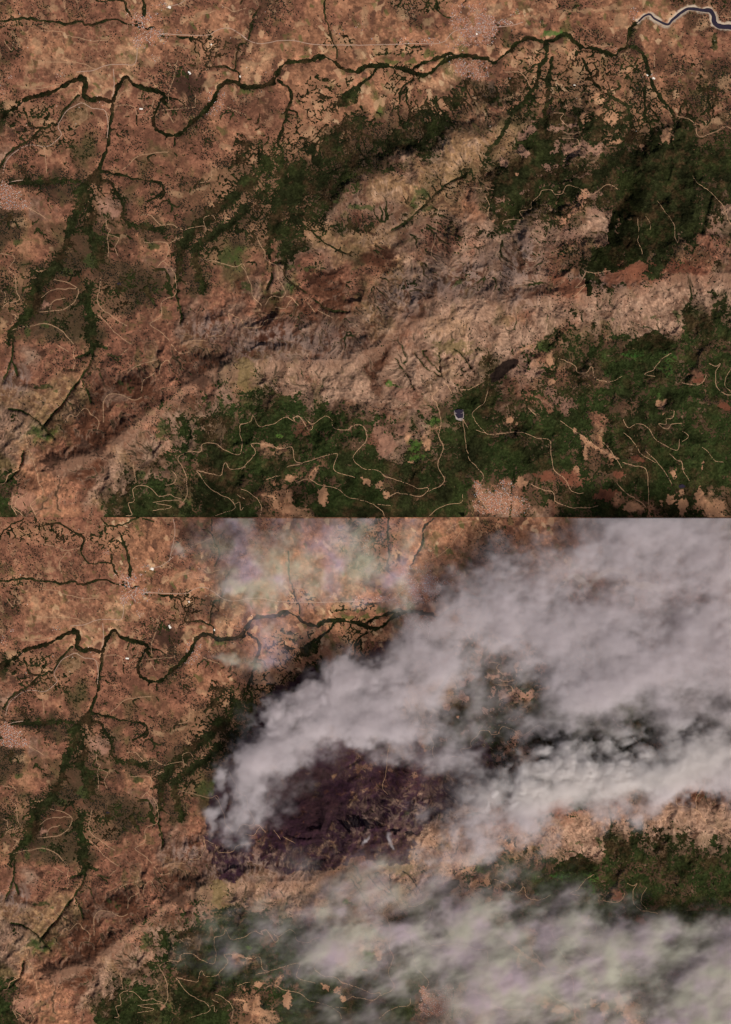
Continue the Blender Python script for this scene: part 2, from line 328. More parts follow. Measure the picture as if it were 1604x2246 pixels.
# the rocky north faces: grey ribs between the gullies
rock = 0
for cx_, cy_, rx, ry in ((640, 745, 170, 48), (900, 650, 90, 42), (1010, 620, 100, 60), (1130, 590, 60, 70), (30, 830, 40, 45), (1330, 615, 80, 22), (560, 770, 90, 30), (470, 720, 60, 40)):
    rock = np.maximum(rock, np.clip(1.3 - np.hypot((XX - cx_) / rx, (YY - cy_) / ry) + .25 * wa, 0, 1))
rib = fbm(XX * 1.0, YY * .3, 11, 4, 101, .7)
rib = .5 * rib + .45 * LIC + .35 * heath
ALB = mixc(ALB, (142, 116, 102), rock * sst(-.15, .1, rib + .2 * fb) * .85)
ALB = mixc(ALB, (80, 47, 34), rock * sst(.15, .45, -rib + .2 * fb) * .75)
# gullies hold scrub, dry runs stay brown
ALB = mixc(ALB, (58, 48, 32), sst(.2, .7, FL) * (.25 + .75 * mt) * .8)
ALB = mixc(ALB, (184, 146, 118), sst(.12, .3, FL) * sst(.5, .3, FL) * mt * .35)
# fields and parcels of the plain
plain = sst(330, 250, YY + 30 * wa) * (1 - sst(.5, .8, F))
e1, c1 = vor(XX + 3 * wa, YY + 3 * wb, 13, 1, 1.3, .3); e2, c2 = vor(XX + 2 * wa, YY + 2 * wb, 7, 2, 1.9, -.5)
par = plain * (.25 + .75 * Zt)
fz = sst(-.3, .1, fbm(XX, YY, 70, 3, 111))
ALB = brt(ALB, 1 + par * fz * (.7 * (c1 - .5)) + par * (1 - fz) * .5 * (c2 - .5))
ALB = mixc(ALB, (202, 158, 118), np.minimum(par * 1.5, 1) * fz * (c1 > .9) * .7); ALB = mixc(ALB, (98, 66, 50), np.minimum(par * 1.5, 1) * fz * (c1 < .12) * .75)
ALB = mixc(ALB, (214, 176, 134), par * (1 - fz) * (c2 > .9) * sst(0, .5, fbm(XX, YY, 40, 2, 112)) * .7)
ALB = mixc(ALB, (92, 96, 48), par * (c2 < .03) * .6)
ALB = mixc(ALB, (214, 170, 128), plain * sst(.9, .2, e1) * sst(.3, .9, fbm(XX, YY, 50, 3, 121)) * .35)
# bocage: small plots in dark hedges (the hedge itself goes to the wood mask)
BOC = 0
for cx_, cy_, rx, ry in ((700, 235, 50, 45), (665, 300, 60, 50), (868, 160, 62, 30), (860, 195, 34, 26), (1140, 140, 34, 38), (1205, 155, 70, 60), (1275, 160, 65, 60), (1300, 195, 62, 44), (1365, 150, 50, 30), (28, 47, 44, 13), (455, 100, 44, 30),
                         (590, 370, 60, 60), (625, 430, 64, 70), (560, 430, 40, 60), (740, 92, 34, 25), (512, 415, 46, 40), (500, 470, 46, 50), (960, 228, 84, 16), (38, 668, 34, 18), (570, 500, 50, 40), (1180, 225, 60, 22), (1400, 240, 50, 60),
                         (680, 500, 36, 26), (200, 440, 30, 50), (240, 660, 50, 50), (60, 615, 60, 26), (460, 540, 40, 40), (880, 110, 70, 18), (750, 185, 60, 20), (1330, 260, 60, 60), (70, 240, 50, 20), (110, 290, 60, 24), (930, 5, 60, 18),
                         (270, -60, 60, 30), (90, -70, 120, 26), (900, -60, 70, 60)):
    BOC = np.maximum(BOC, np.clip(1.5 - 1.2 * np.hypot((XX - cx_) / rx, (YY - cy_) / ry) + .3 * wa, 0, 1))
e3, c3 = vor(XX + 7 * wa, YY + 7 * wb, 12.5, 3, 1.5, .9); e4, c4 = vor(XX + 5 * wb, YY + 5 * wa, 7, 4, 1.8, -.4)
hed = fbm(XX, YY, 16, 3, 68, .8); e3 = np.minimum(e3 + 1.4 * sst(.1, .9, hed), e4 + .9 + 2 * sst(-.9, .3, hed))
ALB = mixc(ALB, (176, 128, 94), BOC * .4); ALB = brt(ALB, 1 + BOC * .5 * (c3 - .5))
# wood density
F = F - .12 * Zt + 0 * F
dry = sst(.18, .0, F)
# named patches: tile, cx, cy, rx, ry, rot(deg), colour, wood density (None = leave)
PAT = []
def pats(tile, colr, fd, s):
    for p in s.split():
        v = [float(q) for q in p.split(',')] + [0]; PAT.append((tile, *v[:5], colr, fd))
tan_, red_, pnk, grn, dgr = (190, 140, 104), (118, 68, 48), (150, 110, 90), (62, 72, 34), (34, 48, 22)
pats('B3', tan_, 0, '320,880,45,30 480,820,52,12,-42 190,665,60,13,10 535,975,32,58 810,900,46,32,20 310,980,26,60 330,1090,86,28 190,990,50,12,12 230,1060,15,56 950,985,25,15 1100,770,22,10 1085,620,20,50 1190,640,30,50 1550,950,30,30 900,910,25,25')
pats('C3', tan_, 0, '1145,405,45,35 1390,980,28,80 1290,1040,32,95 1200,1030,56,38 1230,830,18,38 600,820,22,22 1420,800,13,40 1500,1060,46,50 960,1060,56,32 420,110,20,60 435,250,30,18 160,500,18,18 210,515,14,14 670,640,60,18,35 780,700,90,12,27 655,720,14,50 230,890,40,30 585,560,14,22 250,40,60,14,-20')
pats('C3', red_, .08, '560,880,78,40,20 1360,240,46,28 1565,400,56,40 400,860,50,30 790,975,76,46 870,850,50,28 990,750,60,20,20')
pats('C3', pnk, .25, '240,170,90,70 480,350,150,40,30 540,450,60,30,60')
pats('B3', (150, 108, 86), .06, '900,600,110,100 1040,540,70,60 1060,330,90,50 950,640,70,60')
pats('B3', (96, 60, 42), .35, '1040,420,70,14,-10 840,620,40,60 400,560,70,40')
pats('C2', (196, 140, 106), .05, '540,300,26,90,40 620,200,30,60,20 60,320,12,12 5,30,12,16 210,30,8,12')
pats('C2', pnk, .1, '130,230,70,60 600,40,120,14,-10 410,30,60,30 330,360,36,34 730,160,60,18,-20 560,420,80,50 440,250,34,22 690,270,34,26 1480,360,60,50 240,140,30,30')
pats('C1', (172, 128, 104), .06, '480,840,60,30 300,850,50,40 250,900,40,30 240,1000,40,40 560,990,90,60 700,990,60,46 560,830,30,20 120,1060,20,30 420,1090,70,30')
pats('C1', tan_, .03, '870,915,50,36 1175,895,40,50,20 640,780,26,44 840,780,60,50 1020,960,20,40')
pats('B1', grn, .75, '680,650,95,42,-35 760,560,40,18,-30')
pats('B1', (86, 92, 44), None, '1050,350,24,20 1090,400,40,24 1210,350,40,24 420,380,50,14 980,410,50,16 30,600,40,14')
pats('B2', grn, None, '1180,140,60,34,20 830,240,62,16 1110,235,25,16 1220,245,38,18 300,500,50,32 330,630,50,15 430,635,35,10 240,810,28,24 40,750,26,50,-30 600,205,40,12 720,235,30,14 1400,750,40,10,-45')
pats('A2', grn, None, '1460,560,46,46 180,1030,14,50 900,860,28,13 300,1000,26,18 420,660,40,26 600,590,40,40 1000,490,30,20 110,460,30,30')
pats('A3', grn, None, '240,575,42,16 290,285,60,16 930,860,24,36 1445,390,15,50,-30 1500,470,60,28 980,1030,86,46 860,290,22,26 800,255,14,18 370,315,26,10 1370,400,20,22 1060,560,30,60 420,100,30,12,-30 740,80,40,10,20')
pats('B3', (64, 96, 32), .35, '1130,660,50,50 1250,510,50,28 1130,740,60,20 1000,275,50,10 960,260,20,14 240,600,30,18')
pats('B3', (120, 100, 62), .1, '1400,30,110,50 20,230,60,120')
pats('C3', dgr, 1.0, '430,515,56,50 600,440,22,20 1000,65,60,14')
pats('C3', (52, 84, 30), .6, '1170,130,60,80 1140,340,22,20 1000,60,90,36 940,60,50,30 770,90,20,60 800,180,20,30 400,20,70,30')
pats('C2', grn, None, '1235,930,34,46 400,950,8,26 830,970,8,24 1220,40,20,80 740,530,20,24 1100,950,30,16 410,1110,60,14')
pats('C1', (70, 110, 46), .0, '440,218,72,20,-8'); pats('C1', grn, .4, '380,165,18,20 330,145,40,6 1500,270,20,60')
pats('C1', (84, 124, 60), 0, '207,88,9,12')
pats('A1', (66, 44, 34), .3, '1200,530,110,80 100,850,90,44 1000,690,6,6'); pats('A1', tan_, 0, '310,400,30,32 790,325,26,22 290,990,40,24')
fld = (204, 162, 120)
pats('A1', fld, 0, '240,300,26,60,-15 110,240,50,18,30 640,482,38,20,20 820,390,60,18,-8 970,410,26,36 480,400,14,12 690,250,34,12 60,690,46,34 1020,385,36,30 1362,530,28,40,20 1300,95,90,22,-25 1545,240,30,14 640,600,24,30 220,560,80,12,-12 430,555,40,14,-30 1210,560,0.1,0.1 20,110,0.1,0.1 340,60,40,22 1370,300,60,24,20 880,330,40,24 1170,300,60,18 1400,480,60,16 940,545,30,14 1020,560,30,12 300,790,60,16 1480,960,50,22,20')
pats('B1', fld, 0, '150,390,70,18,-35 55,440,50,44 300,290,18,20 385,160,36,12 1040,110,26,50 900,330,60,34 770,350,44,34 965,560,40,30 1220,140,40,22 500,690,44,34 805,100,30,80 980,600,50,22 820,600,30,20,60 720,490,120,14,-22 470,460,0.1,0.1 340,680,10,40 560,770,24,36,30 440,860,50,26,-20 480,900,40,24,30 1190,700,90,12,-10 1300,690,60,12 100,1040,60,20,-10 610,200,20,50 680,270,60,30')
pats('C1', fld, 0, '260,115,180,14,-6 700,62,260,14,-5 890,140,40,44 1250,255,70,14,-38 1390,190,66,18,-38 610,480,34,54,10 340,200,18,22 50,60,60,50 150,640,120,10,-18 620,610,60,14,-30 480,310,60,30 1080,600,40,60,-50 1560,530,40,60,10 1500,790,60,24 880,360,40,18 340,330,40,20 930,450,70,14,-30')
pats('A2', fld, 0, '1370,215,14,20 1480,320,30,26,50 1350,385,20,12 800,430,18,12 30,1000,24,34 120,950,14,10 580,210,14,12 1150,150,60,30 1300,120,80,12,-20 1170,440,24,16 110,330,60,40 330,510,18,20 270,650,40,8')
pats('A2', (100, 64, 46), .4, '380,800,100,90'); pats('A2', (178, 130, 106), 0, '690,240,34,50 740,270,46,30,30 300,870,30,26'); pats('A2', (60, 38, 28), .45, '290,100,110,36')
pats('A3', (58, 36, 26), None, '1350,120,36,34 1440,90,50,34 660,680,36,46 350,760,60,36 560,680,40,44 500,360,40,50 720,730,24,40 940,155,40,12 1310,240,60,50 300,60,40,20')
pats('B2', (66, 36, 24), None, '940,540,90,44,20 980,600,50,44 740,320,40,40 800,395,70,12,15 560,690,120,44,-10 190,1090,60,30 1380,1000,0.1,0.1 200,880,80,60')
pats('C2', (98, 54, 38), None, '1350,660,80,30 1200,640,130,50 800,770,0.1,0.1'); pats('C2', (128, 78, 56), .02, '900,690,180,70 560,740,120,60 1000,640,120,50')
pats('C1', (92, 76, 62), None, '30,600,50,60'); pats('A3', (172, 122, 96), 0, '210,690,36,20 170,1020,80,60 1190,1030,28,24 540,250,14,34')
jx, jy = XX + 2.6 * fbm(XX, YY, 12, 3, 131), YY + 2.6 * fbm(XX, YY, 12, 3, 132)
for tile, a, b, rx, ry, rot, colr, fd in PAT:
    ox, oy = TO[tile]; cx_, cy_ = a / K + ox, b / K + oy; rx, ry = rx / K, ry / K; R = max(rx, ry) * 1.5 + 8
    i0, i1 = int(max(cx_ - R - MX0, 0)), int(cx_ + R - MX0); j0, j1 = int(max(cy_ - R - MY0, 0)), int(cy_ + R - MY0); sl = (slice(j0, j1), slice(i0, i1))
    th = math.radians(rot); c, s = math.cos(th), math.sin(th); u = jx[sl] - cx_; v = jy[sl] - cy_
    q = (np.hypot((u * c + v * s) / rx, (-u * s + v * c) / ry) if colr is not fld else np.maximum(np.abs(u * c + v * s) / rx, np.abs(-u * s + v * c) / ry) * 1.1) + (.40 if colr is not fld else .15) * heath[sl] + .2 * fb[sl] + .1 * fd1[sl]
    m = sst(1.12, .72, q) * (.7 if colr is pnk else .5 if colr is fld else 1)
    ALB[sl] = ALB[sl] * (1 - m[..., None] * .76) + lin(colr) * np.exp(.12 * fb[sl])[..., None] * (m[..., None] * .76)
    if fd is not None: F[sl] = F[sl] * (1 - m) + fd * m
DENSE = [P('C2', '660,640 690,560 730,520 800,480 800,350 850,250 900,200 960,110 1010,30 1040,-40 1110,-20 1060,120 1030,200 1000,320 1000,400 1010,540 970,600 900,640 820,670 780,655 720,665'),
         P('C2', '980,1095 1100,1030 1170,1090 1240,1129 1150,1160 1080,1180 1000,1165 900,1150'), P('C2', '655,690 690,700 685,820 655,815'), P('A2', '750,860 900,740 1000,680 960,780 860,860 760,920')]
wj = (jx, jy); PD = np.zeros((Hh, W), bool)
for p in DENSE: PD |= inpoly(p, jx, jy)
lightsp = sst(.75, 1.05, fbm(XX, YY, 22, 4, 141))
F = np.where(PD, np.maximum(F, .97 - .5 * lightsp), F)
DK = inpoly(P('C3', '20,240 60,165 120,105 170,95 215,100 175,170 110,215 60,240'), jx, jy)
ALB = mixc(ALB, (32, 21, 17), DK * .95); F = np.where(DK, .0, F)
# river banks, reservoir shore
bank = sst(6.0, 2.0, DR) * (1 - sst(.9, 1.5, DR)); ALB = mixc(ALB, (198, 152, 112), bank * .35)
shore = sst(resw + 6.0, resw + 2.0, DW + 1.8 * fb + 2.2 * vn(XX, YY, 22, 64)); ALB = mixc(ALB, (206, 184, 158), shore * .9); F = F * (1 - shore)
q = P('B3', '1382,430 1400,425 1445,425 1450,490 1430,502 1395,490'); m = inpoly(q); ALB = mixc(ALB, (176, 160, 150), m * .9); F = np.where(m, 0, F)
# the town ground: dusty roofs and streets, plus speckle painted for the houses' shade
TOWN = [(322, 44, 30, 20, 1.0), (335, 78, 34, 20, .75), (306, 95, 14, 14, .5), (355, 14, 22, 10, .5), (290, 30, 14, 10, .4), (476, 215, 16, 26, .45), (455, 205, 14, 12, .35), (463, 245, 12, 10, .3),
        (1058, 62, 36, 28, 1.0), (1028, 70, 26, 26, .8), (1010, 45, 24, 20, .5), (1000, 22, 20, 16, .5), (1045, 20, 20, 16, .55), (1035, 148, 34, 20, .9), (1052, 165, 18, 12, .7), (1000, 130, 18, 16, .4), (1102, 52, 20, 9, .8), (1075, 70, 14, 20, .5),
        (1130, 30, 12, 10, .35), (22, 425, 24, 16, .9), (30, 447, 36, 12, .75), (10, 410, 16, 12, .6), (55, 455, 18, 7, .5), (1075, 1100, 34, 26, .85), (1100, 1085, 30, 28, .4), (1128, 1112, 36, 22, .4), (1050, 1080, 14, 20, .5), (1045, 1062, 8, 8, .6),
        (1190, 168, 20, 6, 0), (937, 92, 30, 8, .4), (890, 92, 20, 10, .35), (790, 60, 12, 10, .3), (740, 72, 16, 6, .4), (1428, 168, 16, 8, .5), (1390, 30, 10, 12, .5), (1345, 108, 20, 5, .3), (130, 165, 14, 10, .25), (4, 200, 10, 20, .35),
        (340, 125, 14, 12, .35), (220, 215, 10, 8, .4), (395, 70, 14, 5, .3), (232, 230, 8, 8, .3), (1112, 1058, 12, 8, .5), (1010, 100, 30, 10, .45), (1060, 95, 24, 8, .5), (20, 170, 12, 8, .3), (1425, 118, 20, 12, .0), (905, -40, 12, 30, .5),
        (870, -5, 14, 10, .35), (262, -25, 12, 10, .4), (900, 20, 12, 10, .25)]
TD = np.zeros((Hh, W), f32)
for cx_, cy_, rx, ry, d in TOWN:
    R = 2 * max(rx, ry); i0, i1 = int(max(cx_ - R - MX0, 0)), int(min(cx_ + R - MX0, W)); j0, j1 = int(max(cy_ - R - MY0, 0)), int(min(cy_ + R - MY0, Hh)); sl = (slice(j0, j1), slice(i0, i1))
    q = np.hypot((jx[sl] - cx_) / rx, (jy[sl] - cy_) / ry) + .3 * wa[sl] + .35 * fb[sl]
    TD[sl] = np.maximum(TD[sl], d * sst(1.35, .5, q))
TD[DR < 1.8] = 0
ALB = mixc(ALB, (164, 118, 94), TD * .45); ALB = brt(ALB, np.exp(.5 * sst(0, .4, TD) * vn(XX, YY, 2.4, 66))); F = F * (1 - sst(.1, .5, TD))
print('colour', round(time.time() - T0, 1))

# ------------------------------------------------------------------ where the woods stand
nz = .62 * fbm(XX, YY, 26, 5, 151, .75) + .72 * fbm(XX, YY, 3.4, 3, 161, .9)
nz = (nz - nz.mean()) / nz.std()
bl = HT[:Hh // 20 * 20, :W // 20 * 20].reshape(Hh // 20, 20, W // 20, 20).mean((1, 3)); conc = bil(bl, (XX - MX0) / 20 - .5, (YY - MY0) / 20 - .5) - HT
conc = np.clip(conc / 38, -1.6, 1.6); nz = nz - .85 * conc * sst(.15, .4, F) + sst(1040, 1100, XX) * sst(600, 540, YY) * (.45 * heath * sst(.3, .6, F) * ~PD)
near = np.exp(-(np.minimum(DS, 9) / 4.2) ** 2)
F = np.where(XX < 640, F * (1 - sst(640, 560, XX) * sst(340, 400, YY) * sst(800, 760, YY) * (.58 - .88 * near)), F)
F = F + .17 * sst(1.2, .5, np.hypot((XX - 1190) / 150, (YY - 400) / 105))
F = np.clip(F * (1 + .14 * sst(1040, 1080, XX) * sst(520, 480, YY) * sst(200, 240, YY)), 0, 1)
thr = np.interp(F, [0, .06, .15, .25, .35, .45, .55, .66, .78, .89, 1.0], [-4, -3.2, -2.1, -1.4, -.95, -.55, -.2, .2, .65, 1.2, 3.0]).astype(f32)
CAN = thr - nz                                             # > 0: tree canopy
gal = (1.35 * wsig) - DS                                   # gallery woods along streams
gal = np.where(DS < 6, gal + .5 * fb * .6, -1)
CAN = np.maximum(CAN, gal)
CAN = np.maximum(CAN, np.where(DR < 5, 1.85 * (wsig + .3 * vn(XX, YY, 7, 22)) - DR + .3 * fb, -1))
CAN = np.maximum(CAN, np.where(BOC > .2, (1.25 + .6 * fd1) * np.minimum(BOC * 1.6, 1) - e3, -1))
CAN = np.maximum(CAN, np.where((FL > .3) & (YY < 720) & (YY > 190) & (F > .1), (FL - .5 - .35 * sst(.35, .8, mt) * sst(.6, .3, F) + .12 * fb) * 2.5, -1))
CAN = np.maximum(CAN, np.where((FL > .3) & (YY >= 720), (FL - .66 - .3 * sst(.5, .2, F) + .12 * fb) * 2.5, -1))
CAN = np.where(shore > .3, -1, CAN); CAN = np.where(TD > .45, -1, CAN); CAN = np.where((DW < resw + 3), -1, CAN)

# ------------------------------------------------------------------ roads and tracks
PAVED = [('A1', '20,1129 50,1040 130,970 200,945 290,955 340,940 400,880 380,830 400,780 440,720 490,690 540,672 600,705 680,720 705,800 700,900'), ('A1', '500,470 600,460 700,425 800,420 880,415 900,300 930,240'),
 ('A1', '1010,220 1150,225 1350,230 1420,195 1500,185 1560,220 1604,250'), ('B1', '0,230 60,270 130,285 230,268 330,265 480,290 700,295 950,290 1100,285 1300,280 1400,200 1604,185'), ('C1', '0,180 150,170 250,145'),
 ('A2', '-60,150 0,100 80,70 150,60'), ('A1', '1110,40 1180,20 1260,-40'), ('LA', '1100,310 1110,270 1140,120 1130,20'), ('A1', '735,630 745,550 740,450')]
TRACK = [('A1', '680,720 715,760 700,840'), ('A1', '30,270 75,330 85,280 110,290'), ('A1', '270,200 400,205 440,230 600,265 700,262'), ('A1', '300,405 420,405 520,410 620,450'), ('A1', '1160,390 1130,520 1100,600 1100,680'),
 ('A1', '1060,720 1200,705 1270,700'), ('A1', '1090,730 1130,800'), ('A1', '750,690 820,685 880,700 900,750 980,720 1000,650'), ('A1', '800,1110 900,1020 1000,1000 1100,990'), ('A1', '1440,30 1530,75 1604,50'), ('A1', '1604,750 1530,720 1480,700'),
 ('A1', '200,580 300,570 400,540'), ('A1', '1270,700 1275,620'), ('A1', '850,590 800,600 760,650'), ('A1', '290,960 300,1060 305,1129'),
 ('A2', '690,300 700,370 720,380 705,430 710,560'), ('A2', '710,415 780,440 750,500 770,550'), ('A2', '920,290 980,290 1050,350 1120,350 1190,385 1250,370 1340,360'), ('A2', '1110,470 1180,430'), ('A2', '940,468 1090,470 1085,560 1030,620'),
 ('A2', '1065,585 1135,660 1145,800 1060,850 1050,950 980,1000 1050,1050 1110,1110'), ('A2', '0,540 80,550 95,580 60,640 100,690 110,780 130,840 40,870 20,900'), ('A2', '10,780 40,800 30,860 70,830'),
 ('A2', '350,710 430,725 510,770 490,850 420,900 340,915 260,920'), ('A2', '275,830 340,780 420,770 510,765'), ('A2', '330,900 350,850 420,830'), ('A2', '80,1040 150,1015 220,1010 300,995 400,1040 480,1129'),
 ('A2', '660,700 650,780 635,820 650,880 750,960 830,1010'), ('A2', '640,940 700,990 760,1060 860,1129'), ('A2', '1230,1110 1290,1105 1350,1110'), ('A2', '1360,1080 1450,1070 1500,990 1490,935 1560,960'),
 ('A2', '1310,580 1350,580 1440,600 1540,625 1580,610 1604,640'), ('A2', '1380,0 1370,60 1300,80'), ('A2', '1340,370 1330,310 1385,290 1410,320'), ('A2', '75,1000 110,950 80,930'), ('A2', '180,240 240,270 300,310'),
 ('B2', '100,430 120,480 150,530 160,580 230,620 240,700 270,750 290,800 260,830 200,820 160,870'), ('B2', '290,820 330,830 370,880'), ('B2', '0,620 30,670 60,740 80,820 130,880'), ('B2', '0,970 30,1020 120,1020 160,980 240,960'),
 ('B2', '220,890 280,900 330,840'), ('B2', '1290,240 1270,300 1265,420 1235,540 1270,595'), ('B2', '430,860 480,930'), ('B2', '500,910 590,960'), ('B2', '1480,115 1560,120'),
 ('C2', '650,665 720,670 810,655'), ('C2', '650,665 620,720 585,770 650,750 570,830'), ('C2', '1120,200 1180,290 1225,350 1230,430 1245,480'), ('C2', '990,310 995,400 990,460 1010,510 1015,550'),
 ('C2', '1350,30 1380,80 1450,130 1510,190 1550,240 1570,300 1595,350 1700,400'), ('C2', '110,350 120,330 180,320 250,320 225,270 300,250 300,210 350,160 375,130 430,130 450,155 500,150 530,100 590,110 680,160 750,120 800,90 860,120'),
 ('C2', '0,175 25,230 15,290 30,330'), ('C2', '0,110 55,130'), ('C2', '1040,300 1075,350 1070,390'), ('C1', '1250,760 1330,780 1370,820 1390,890 1480,870 1560,830 1604,840'), ('C1', '440,740 510,745 490,775 540,830'),
 ('C1', '510,860 560,880 620,865'), ('C1', '480,900 590,910 610,960 640,975'), ('C1', '130,470 240,480 290,560'), ('C1', '580,960 620,1020'), ('C1', '690,290 760,300 830,300'), ('C1', '1100,360 1105,440'), ('C1', '1510,100 1600,118'),
 ('C1', '1070,30 1080,80'), ('C1', '1190,700 1215,760'),
 ('A3', '200,690 235,790 255,850 260,900 290,970 240,1010 205,1050 240,1129'), ('A3', '80,1060 90,1000 115,980'), ('A3', '100,1060 120,1010 185,970'), ('A3', '80,1060 120,1129'), ('A3', '90,1060 165,1129 180,1160'), ('A3', '10,910 40,900 70,850 130,815'),
 ('A3', '680,510 685,370 730,325 800,335 870,365 930,350'), ('A3', '830,190 890,145 960,120 1030,100'), ('A3', '1045,200 1060,130 1100,110 1130,160'), ('A3', '930,310 940,240 1010,190'), ('A3', '430,510 460,460 500,470 560,420 600,460 650,500 640,560'),
 ('A3', '490,30 480,60 495,110 480,170'), ('A3', '380,10 450,50'), ('A3', '840,30 790,70'), ('A3', '1120,0 1170,60 1240,55'), ('A3', '820,1120 860,1110 840,1040 880,1020 875,940 960,925 1040,990 1100,980 1180,1010'),
 ('A3', '1000,1030 1080,1020 1170,1015'), ('A3', '1020,1035 1120,1060 1000,1085'), ('A3', '1190,1030 1220,990 1220,930 1210,840 1165,740 1240,700 1310,700 1325,650 1400,648 1470,690 1560,720 1580,650 1565,590 1570,530 1604,515'),
 ('A3', '1285,825 1370,840 1440,855 1470,775 1510,815 1604,800'), ('A3', '1285,825 1370,940 1500,1010 1530,1070 1450,1100 1380,1125'), ('A3', '1520,1010 1530,1040 1560,1030 1570,1080 1590,1060'), ('A3', '1550,980 1600,1010'),
 ('A3', '1080,920 1130,910 1150,870 1130,830'), ('A3', '870,770 890,900'), ('A3', '120,490 180,540 175,600 190,680'), ('A3', '60,720 130,710 200,690'),
 ('B3', '0,525 60,505 80,470 120,535 210,520 250,495 300,480 350,505 340,480 380,475 440,560 465,540 430,500 470,520 545,470 585,485 600,540 640,560 700,555 720,535 770,525 810,560 805,640 740,710 735,760 800,810 880,820 940,860 1010,885 1100,915 1150,940 1210,935 1210,960 1165,990 1080,980 1010,965'),
 ('B3', '1210,960 1300,920 1320,880 1280,790 1300,720 1315,665 1285,600 1300,500 1270,390 1240,340 1330,265 1370,320'), ('B3', '1425,300 1480,295 1545,265'), ('B3', '1604,300 1580,380 1510,440 1510,480 1560,550 1604,590'),
 ('B3', '0,815 80,730 90,690 70,650 180,660 250,680 330,675 350,760 400,775 330,790 300,800'), ('B3', '400,775 500,740 625,715 605,820 740,870'), ('B3', '360,900 440,880 500,915 620,940 700,1000 800,1020 900,1070 935,1129'), ('B3', '890,1045 970,1050'),
 ('B3', '870,935 920,950 945,1000 1010,965'), ('B3', '160,880 250,855'), ('B3', '0,945 60,970 120,1030 130,1080 120,1129'), ('B3', '1440,490 1455,600 1480,740 1530,800 1575,860 1530,950'), ('B3', '1440,490 1475,550'), ('B3', '1210,1129 1310,1055 1430,1030 1440,980'),
 ('B3', '1525,970 1604,1080'), ('C3', '-60,560 0,580 40,590 120,580 230,575 340,610 420,630 430,720 450,820 520,880 560,950 600,970 640,968'), ('C3', '475,95 520,110 590,150 600,185 650,190 690,150 710,220 750,240 820,245 890,210'),
 ('C3', '1210,60 1150,100 1090,170 1035,200 1100,215'), ('C3', '1455,125 1500,145 1530,130 1500,180 1505,270 1550,320 1604,335 1680,350'), ('C3', '1280,250 1320,260 1400,260 1440,200'), ('C3', '290,905 380,950 440,965 460,1020 530,1055 640,1068 740,1050'),
 ('C3', '490,500 560,550 620,590 760,690 840,735 890,810'), ('C3', '280,420 330,465'), ('C3', '770,640 820,700 850,750'), ('C3', '900,490 930,545 990,520 1055,540 1100,610 1170,660 1250,690 1265,620'),
 ('C3', '1230,435 1220,480 1180,490 1175,520 1130,520 1180,555 1220,520 1280,520'), ('C3', '1285,570 1320,600 1280,635'), ('C3', '1200,710 1240,755 1280,765 1290,830 1330,890'), ('C3', '1050,700 1140,790 1190,860 1215,910'),
 ('C3', '900,580 960,630 1020,720 1110,770'), ('C3', '890,770 960,790 1040,810 1060,900 1065,1050'), ('C3', '860,910 920,970 1000,1020 1050,1060'), ('C3', '1410,670 1450,700 1490,755 1550,770'), ('C3', '1600,160 1570,210 1560,270 1604,320'),
 ('LD', '1075,570 1115,610 1140,650 1137,715'), ('LD', '1340,575 1290,620 1250,650 1243,775 1300,795 1380,820 1410,870 1440,905 1520,945 1620,1020'), ('LD', '1370,815 1368,740 1420,670 1430,620 1500,590 1600,550'), ('LD', '1120,910 1180,860 1220,820'),
 ('LA', '400,380 390,310 440,240'), ('LA', '270,185 350,200 440,230 520,210'), ('LA', '1180,270 1240,210 1330,170 1390,140'), ('LA', '1120,240 1150,200 1200,160'), ('LA', '1190,390 1260,370'), ('LB', '650,110 720,140 800,180'), ('LB', '1340,100 1400,60 1500,40'),
 ('LB', '1200,300 1330,230 1440,90')]
PAVED = [smooth(P(t, s), 1.6, .3, i) for i, (t, s) in enumerate(PAVED)]
TRACK = [smooth(P(t, s), 1.6, .6, i) for i, (t, s) in enumerate(TRACK)]
AIR = smooth(P('C1', '220,142 940,72'), 3, 0)
DT = np.full((Hh, W), 99, f32)
for m in PAVED + TRACK: stroke(DT, m, 3)
CAN = np.where(DT < .9, -1, CAN)
ALB = mixc(ALB, (176, 134, 102), sst(2.2, .6, DT + .5 * fb) * .28)

# ------------------------------------------------------------------ the burnt country of the later pass (lower-picture pixels)
BURN = np.array([(452, 1852), (455, 1780), (476, 1700), (520, 1640), (556, 1580), (566, 1535), (600, 1520), (655, 1480), (684, 1466), (720, 1480), (780, 1450), (840, 1410), (890, 1385), (930, 1400), (900, 1480), (880, 1560), (930, 1640), (1000, 1640),
                 (1060, 1620), (1100, 1690), (1060, 1770), (1010, 1765), (950, 1790), (915, 1840), (890, 1885), (850, 1890), (790, 1880), (740, 1900), (680, 1912), (600, 1908), (545, 1880), (520, 1935), (490, 1935), (470, 1895)])
bu, bv = low2up(BURN[:, 0], BURN[:, 1]); BP = np.stack([bu, bv], 1)
bx, by = XX + 7 * fbm(XX, YY, 26, 4, 171, .7), YY + 7 * fbm(XX, YY, 26, 4, 172, .7)
BM = inpoly(BP, bx, by).astype(f32)
core = np.clip(1.25 - np.hypot((XX - 745) / 130, (YY - 590) / 100), 0, 1)
isl = fbm(XX + 6 * wa, YY + 6 * wb, 20, 6, 173, .75)
BI = BM * np.clip(.96 + .5 * core - .62 * sst(.45, 1.3, isl) - .42 * rock * sst(.0, .4, rib + .2 * LIC) * (1 - core) - .10 * sst(.3, 1.3, LIC) * mt + .1 * fb, .06, 1)
print('masks', round(time.time() - T0, 1))

